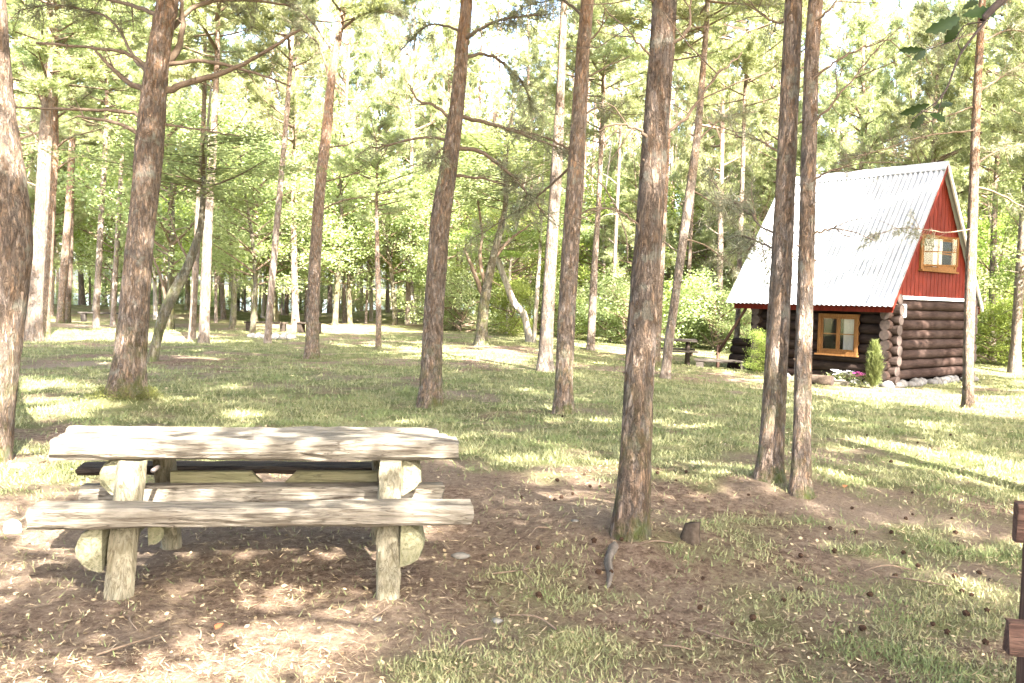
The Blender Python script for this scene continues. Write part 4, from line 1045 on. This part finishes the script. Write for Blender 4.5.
fp, _ = gpt(850, 386); fb = thing('flower_bed', 'small flower bed with white and pink blooms under the cabin window', 'flower bed', fp, -TH)
b = NB(); n = 500; C = np.stack([g.normal(0, .35, n), g.normal(0, .13, n), g.uniform(.03, .3, n)], 1); b.quads(leaves(g, C, .07), 0); b.build('foliage', [MAT['leaf']], fb)
MAT['white_petal'] = mat_plain('white_petals', (.80, .78, .78), .7, .08); MAT['pink_petal'] = mat_plain('pink_petals', (.70, .16, .42), .7, .2)
for nm, mt, xr, cnt in (('white_blooms', 'white_petal', (-.5, .05), 26), ('pink_blooms', 'pink_petal', (.12, .45), 18)):
    mb = MB()
    for i in range(cnt):
        c0 = np.array([g.uniform(*xr), g.normal(-.05, .1), g.uniform(.22, .36)])
        for p_ in range(6):
            a0 = p_ * 1.047; V = [c0, c0 + .045 * np.array([math.cos(a0 - .5), math.sin(a0 - .5), .3]), c0 + .06 * np.array([math.cos(a0), math.sin(a0), .4]), c0 + .045 * np.array([math.cos(a0 + .5), math.sin(a0 + .5), .3])]
            mb.add(V, [(0, 1, 2, 3)])
    mb.build(nm, MAT[mt], fb)
mb = MB(); mb.beam(rrect(-.05, .05, 0, .13, .03), -.6, .1, 6, .006, seed=2); mb.v = [(x, y - .28, z) for x, y, z in mb.v]; mb.build('edging_log', [MAT['wood']], fb)
lp, _ = gpt(815, 384); lg = thing('log_round', 'short pale log lying by the front wall left of the flower bed', 'log', lp, -TH + .2)
mb = MB(); mb.tube([(-.45, 0, .1), (0, 0, .1), (.42, 0, .1)], .13, 14, 0, True, .04); mb.m[-1] = mb.m[-2] = 1; mb.sm[-1] = mb.sm[-2] = False; mb.build('log', [MAT['stump'], MAT['log_end']], lg)
bp, _ = gpt(757, 374); pb = thing('bush', 'leafy bush with pale flowers against the low porch logs of the cabin', 'bush', bp)
c = link('foliage', BUSH[1], pb); c.scale = (.42, .42, .5)

def plank_bench(label, loc, rz, Lh, h, group=None, mat='wood_grey', legs=2, dark=False):
    t = thing('plank_bench', label, 'bench', loc, rz, group)
    MB().beam(rrect(-.14, .14, h - .07, h, .02), -Lh / 2, Lh / 2, 10, .006, seed=int(Lh * 10)).build('seat', MAT[mat], t)
    for s in (-1, 1):
        mb = MB(); mb.beam(rrect(-.12, .12, -.1, h - .072, .03), s * Lh * .4 - .1, s * Lh * .4 + .1, 3, .006, seed=3); mb.build('leg', MAT[mat], t)
    return t
p, _ = gpt(722, 369); plank_bench('low grey plank bench on the ground left of the cabin porch', p, R(-16), 1.55, .27)
p, _ = gpt(266, 331); plank_bench('long log bench behind the stones of the fire ring', p, R(2), 1.65, .36, mat='wood_dark')
p, _ = gpt(309, 333); plank_bench('short log bench right of the fire ring, half behind the slim midway pine', p, R(-28), 1.0, .40, mat='wood_dark')
p = gxy(104, 40); plank_bench('far plank bench among thin trunks at the left wood edge', p, R(4), 2.3, .42)
fr, _ = gpt(272, 338); ring = thing('fire_ring', 'ring of pale stones round ash in front of the long log bench', 'fire pit', fr)
mb = MB()
for i in range(15):
    a = i / 15 * 6.283; stone_mesh(mb, (.72 * math.cos(a), .72 * math.sin(a), .04), (g.uniform(.1, .16), g.uniform(.1, .16), g.uniform(.08, .13)), g)
mb.build('stones', MAT['stone'], ring)
mb = MB(); mb.add([(.6 * math.cos(i * .524), .6 * math.sin(i * .524), .012) for i in range(12)] + [(0, 0, .05)], [(i, (i + 1) % 12, 12) for i in range(12)]); mb.build('ash', mat_plain('grey_ash', (.36, .34, .32), 1, .4, 20), ring)

# far picnic table right of the big pine
p, _ = gpt(672, 361); p2 = gxy(669, 25.5)
ft = thing('picnic_table', 'small dark picnic table in the shade, partly behind the white footed leaning pine', 'picnic table', p2, R(-8))
for i in range(4): MB().beam(rrect(-.40 + .205 * i, -.21 + .205 * i, .70, .76, .012), -.85, .85, 6, .004, seed=i).build('tabletop_board', MAT['wood_grey'], ft)
for s in (-1, 1):
    MB().beam(rrect(s * .66 - .13, s * .66 + .13, .40, .455, .012), -.85, .85, 6, .004, seed=8).build('bench_seat', MAT['wood_grey'], ft)
    for e in (-1, 1):
        mb = MB(); mb.tube([(e * .6, s * .55, -.1), (e * .6, s * .2, .69)], .055, 6); mb.build('leg', MAT['wood_dark'], ft)
for e in (-1, 1): mb = MB(); mb.box((e * .6 + (.055 if e > 0 else -.105), -.78, .30), (e * .6 + (.105 if e > 0 else -.055), .78, .395)); mb.build('crossbeam', MAT['wood_dark'], ft)

# dark brown rail fence end at the right edge
fe = thing('rail_fence', 'brown stained rail fence end with two boards cut by the right picture edge', 'fence', (1.905, 2.98, float(ground_h(1.905, 2.98))), R(-12))
mb = MB(); mb.beam(rrect(-.05, .05, -.05, .05, .008), -.2, .80, 8, .002, M=Matrix(((0, 1, 0, 0), (0, 0, 1, 0), (1, 0, 0, 0), (0, 0, 0, 1))), seed=4); mb.build('post', MAT['wood_brown_z'], fe)
mb = MB(); mb.beam(rrect(-.05, .05, -.05, .05, .008), -.2, .80, 8, .002, M=Matrix(((0, 1, 0, 1.6), (0, 0, 1, 0), (1, 0, 0, 0), (0, 0, 0, 1))), seed=5); mb.build('post', MAT['wood_brown_z'], fe)
for z0, z1, x0 in ((.33, .445, -.13), (.73, .865, -.122)):
    MB().beam(rrect(-.108, -.054, z0, z1, .006), x0, 1.75, 8, .002, seed=int(z0 * 10)).build('rail', MAT['wood_brown'], fe)

# ------------------------------------------------------------------ small things on the ground
def on_px(px, py): return gpt(px, py)[0]
st = thing('tree_stump', 'small dark broken stump right of the big mossy-footed pine', 'stump', on_px(690, 542))
mb = MB(); P = np.array([[0, 0, -.08], [.0, 0, .02], [.008, 0, .06], [.014, .004, .098]]); mb.tube(P, [.082, .060, .050, .049], 16, 0, True, .16, seed=8)
mb.v = [(x_, y_, z_ + (.35 * x_ if z_ > .09 else 0)) for x_, y_, z_ in mb.v]; mb.build('stump', MAT['stump'], st)
rt = thing('tree_root', 'grey bare root snaking out of the ground below the big mossy-footed pine', 'root', on_px(608, 565))
RB = np.array(rt.location); b = NB()
b.tube(smooth_path(np.array([[*(on_px(x, y) - RB)[:2], (on_px(x, y) - RB)[2] + dz] for x, y, dz in ((614, 549, .0), (611, 557, .002), (608, 566, .004), (610, 578, -.004), (606, 590, -.03))]), 20), np.linspace(.030, .013, 20), 10, 0, .28, 3); b.build('root', [MAT['root']], rt, (0,))
for (px, py, s, mt, lab) in [(13, 535, (.048, .045, .06), 'stone', 'small upright white stone on the bare earth at the far left of the picnic table'), (18, 468, (.10, .07, .025), 'stone_grey', 'flat grey stone on the bare earth by the thick leaning trunk'),
                             (378, 622, (.024, .02, .01), 'stone_grey', 'flat pale stone chip in the right foreground of the picnic table'), (119, 0, None, None, None), (460, 560, (.05, .04, .02), 'stone_grey', 'low grey stone half sunk right of the picnic table'),
                             (497, 625, (.03, .024, .012), 'stone_grey', 'pale flat stone in the grass below the picnic table bench end'), (575, 524, (.024, .02, .01), 'stone_grey', 'pale stone chip left of the big mossy-footed pine')]:
    if s is None: continue
    mb = MB(); stone_mesh(mb, (0, 0, s[2] * .3), s, np.random.default_rng(px)); o = mb.build('stone', MAT[mt]); o.location = on_px(px, py); tag(o, lab, 'stone')
for px, py, lab in ((215, 633, 'orange fallen leaf on the bare earth below the picnic table'), (846, 489, 'orange fallen leaf on the grass right of the close pine pair')):
    mb = MB(); V = [(0, 0, .012), (.02, .014, .022), (.045, .016, .02), (.06, 0, .01), (.045, -.016, .024), (.02, -.014, .016)]; mb.add(V, [(0, 1, 5), (1, 2, 4, 5), (2, 3, 4)]); o = mb.build('fallen_leaf', mat_plain('orange_leaf', (.55, .13, .05), .7)); o.location = on_px(px, py); o.rotation_euler.z = px; tag(o, lab, 'leaf')

def cone_mesh():
    mb = MB(); n1, n2 = 9, 10; V = []
    for i in range(n1 + 1):
        t = i / n1; r = .021 * math.sin(math.pi * min(1, .08 + .9 * t ** .8)) ** .7
        for j in range(n2):
            a = 2 * math.pi * (j + .5 * (i % 2)) / n2; k_ = 1 + .35 * ((i + j) % 2); V.append((-.028 + .056 * t + .006 * ((i + j) % 2), r * k_ * math.cos(a), .018 + r * k_ * math.sin(a)))
    F = [(i * n2 + j, (i + 1) * n2 + j, (i + 1) * n2 + (j + 1) % n2, i * n2 + (j + 1) % n2) for i in range(n1) for j in range(n2)] + [tuple(range(n2)), tuple(n1 * n2 + j for j in range(n2 - 1, -1, -1))]
    return mb.add(V, F)
cone0 = cone_mesh().build('pine_cone', MAT['cone']); cm = cone0.data
g = np.random.default_rng(77)
cone_px = [(658, 471), (657, 475), (600, 488), (590, 489), (705, 500), (830, 532), (912, 517), (954, 546), (956, 549), (965, 617), (987, 613), (955, 535), (895, 580), (800, 593), (863, 634), (878, 658), (700, 611), (538, 598), (856, 536), (918, 570), (972, 600), (962, 593), (800, 560), (835, 556), (985, 646), (870, 600)]
for i in range(46):
    u, v_ = g.uniform(0, 1), g.uniform(0, 1) ** 1.3; cone_px.append((520 + 490 * u, 415 + 230 * v_))
for i, (px, py) in enumerate(cone_px):
    o = cone0 if i == 0 else cone0.copy()
    if i: COL.objects.link(o)
    o.location = on_px(px, py) + np.array([0, 0, .004]); s = g.uniform(.38, .66); o.scale = (s, s, s); o.rotation_euler = (g.uniform(-.3, .3), g.uniform(-.4, .4), g.uniform(0, 6.28))
    tag(o, 'dark brown pine cone lying on the thin grass right of the picnic table', 'pine cone', 'pine cones scattered over the clearing')
for i in range(16):
    px, py = ((g.uniform(430, 960), g.uniform(520, 670)) if i < 12 else (g.uniform(20, 420), g.uniform(580, 670)))
    B0 = on_px(px, py); a = g.uniform(0, 6.28); l2 = g.uniform(.12, .32)
    P = np.array([[0, 0, .008], [math.cos(a) * l2 * .5, math.sin(a) * l2 * .5, .016 + g.uniform(0, .01)], [math.cos(a + .25) * l2, math.sin(a + .25) * l2, .006]])
    b = NB(); b.tube(smooth_path(P, 9), np.linspace(.006, .003, 9), 6, 0, .1, i); o = b.build('fallen_twig', [MAT['twig']], None, (0,)); o.location = B0
    tag(o, 'thin brown fallen twig lying in the litter of the clearing floor', 'twig', 'fallen twigs on the clearing floor')

# grass blades, denser where the ground is green
def screen_scatter(g, n, dmin, dmax, p=1.0, wide=.72):
    u = g.uniform(0, 1, n); d = 1 / (1 / dmin + (1 / dmax - 1 / dmin) * u) if p == 1 else (dmin ** (1 - p) + (dmax ** (1 - p) - dmin ** (1 - p)) * u) ** (1 / (1 - p))
    return d * g.uniform(-wide, wide, n), d
g = np.random.default_rng(88)
x, y = screen_scatter(g, 640000, 2.0, 36, 1.3)
keep = g.uniform(0, 1, len(x)) < np.clip((grass_mask(x, y) + .5 * (vnoise(x, y, 7, 4) - .5) - .30) * 1.25, 0.02, 1) * (.35 + .65 * (vnoise(x, y, 2.3, 6) > .42))
x, y = x[keep], y[keep]; n = len(x)
hgt = np.clip(.014 + .0032 * y, 0, .055) * g.uniform(.45, 1.5, n) ; wd = np.clip(.0022 + .00045 * y, 0, .012)
zz = ground_h(x, y) + .016 * (vnoise(x, y, 5, 9) - .5) + .03 * (vnoise(x, y, 1.7, 8) - .5) - .004
a = g.uniform(0, 6.283, n); ln = g.normal(0, .55, (n, 2)) * hgt[:, None]
B = np.stack([x, y, zz], 1); sd = np.stack([np.cos(a) * wd, np.sin(a) * wd, 0 * a], 1)
b = NB(); b.tris(np.stack([B - sd, B + sd, B + np.stack([ln[:, 0], ln[:, 1], hgt], 1)], 1), 0)
tag(b.build('grass', [MAT['grass']]), 'short thin grass growing in patches over the clearing floor', 'grass', kind='stuff')
# litter: dry needles, bark flakes and leaf scraps
x, y = screen_scatter(g, 60000, 2.0, 16, 1.5); n = len(x)
C = np.stack([x, y, ground_h(x, y) + .016 * (vnoise(x, y, 5, 9) - .5) + .03 * (vnoise(x, y, 1.7, 8) - .5) + .006], 1)
sz = np.clip(.007 + .0011 * y, 0, .024)[:, None] * g.uniform(.5, 1.8, (n, 1)); nor = unit(g.normal(0, .3, (n, 3)) + [0, 0, 1]); d_ = unit(np.cross(nor, g.normal(size=(n, 3)))); s_ = np.cross(nor, d_); asp = g.choice([.07, .12, .5], (n, 1), p=[.55, .30, .15])
lng = np.where(asp < .3, 1.9, .8)
b = NB(); b.quads(np.stack([C - d_ * sz * lng, C + s_ * sz * asp, C + d_ * sz * lng, C - s_ * sz * asp], 1), 0)
tag(b.build('forest_litter', [MAT['litter']]), 'dry needles, bark flakes and leaf scraps strewn over the clearing floor', 'litter', kind='stuff')

# ------------------------------------------------------------------ light, sky, camera
ELEV, AZ = R(43), math.atan2(.47, -.88)          # sun behind the camera, a little to the right
SUNV = Vector((math.sin(AZ) * math.cos(ELEV), math.cos(AZ) * math.cos(ELEV), math.sin(ELEV)))
sl = bpy.data.lights.new('Sun', 'SUN'); sl.energy = 5.0; sl.angle = R(.53); sl.color = (1.0, .95, .87)
so = bpy.data.objects.new('Sun', sl); COL.objects.link(so); so.rotation_euler = SUNV.to_track_quat('Z', 'Y').to_euler(); so.location = (10, -20, 30)
w = bpy.data.worlds.new('World'); scene.world = w; w.use_nodes = True
nt = w.node_tree; bg = nt.nodes['Background']; sky = nt.nodes.new('ShaderNodeTexSky'); sky.sky_type = 'NISHITA'; sky.sun_disc = False
sky.sun_elevation = ELEV; sky.sun_rotation = AZ; sky.air_density = 1.0; sky.dust_density = 4.5; sky.ozone_density = .6
nt.links.new(sky.outputs[0], bg.inputs['Color']); bg.inputs['Strength'].default_value = .14
cam = bpy.data.cameras.new('Camera'); cam.sensor_width = 36; cam.lens = FPX / 1024 * 36; cam.clip_start = .05; cam.clip_end = 4000
co = bpy.data.objects.new('Camera', cam); COL.objects.link(co); co.location = CAM; co.rotation_euler = M3.to_euler()
scene.camera = co
vs = scene.view_settings; vs.view_transform = 'Standard'; vs.look = 'None'; vs.gamma = 1; vs.exposure = 3.75; vs.use_curve_mapping = False
cy_ = scene.cycles; cy_.max_bounces = 6; cy_.diffuse_bounces = 3; cy_.glossy_bounces = 2; cy_.transmission_bounces = 4; cy_.transparent_max_bounces = 6
cy_.use_denoising = True

if HAZE:
    m, nt, out = new_mat('summer_air'); pv = nt.nodes.new('ShaderNodeVolumePrincipled'); pv.inputs['Density'].default_value = HAZE; pv.inputs['Color'].default_value = (1, 1, 1, 1); pv.inputs['Anisotropy'].default_value = 0.0
    nt.links.new(pv.outputs[0], out.inputs['Volume'])
    hz = MB().box((-260, -60, -4), (260, 320, 30)).build('haze', m); tag(hz, 'thin bright summer air veiling the far wood', 'haze', kind='stuff')
    cy_.volume_bounces = 0
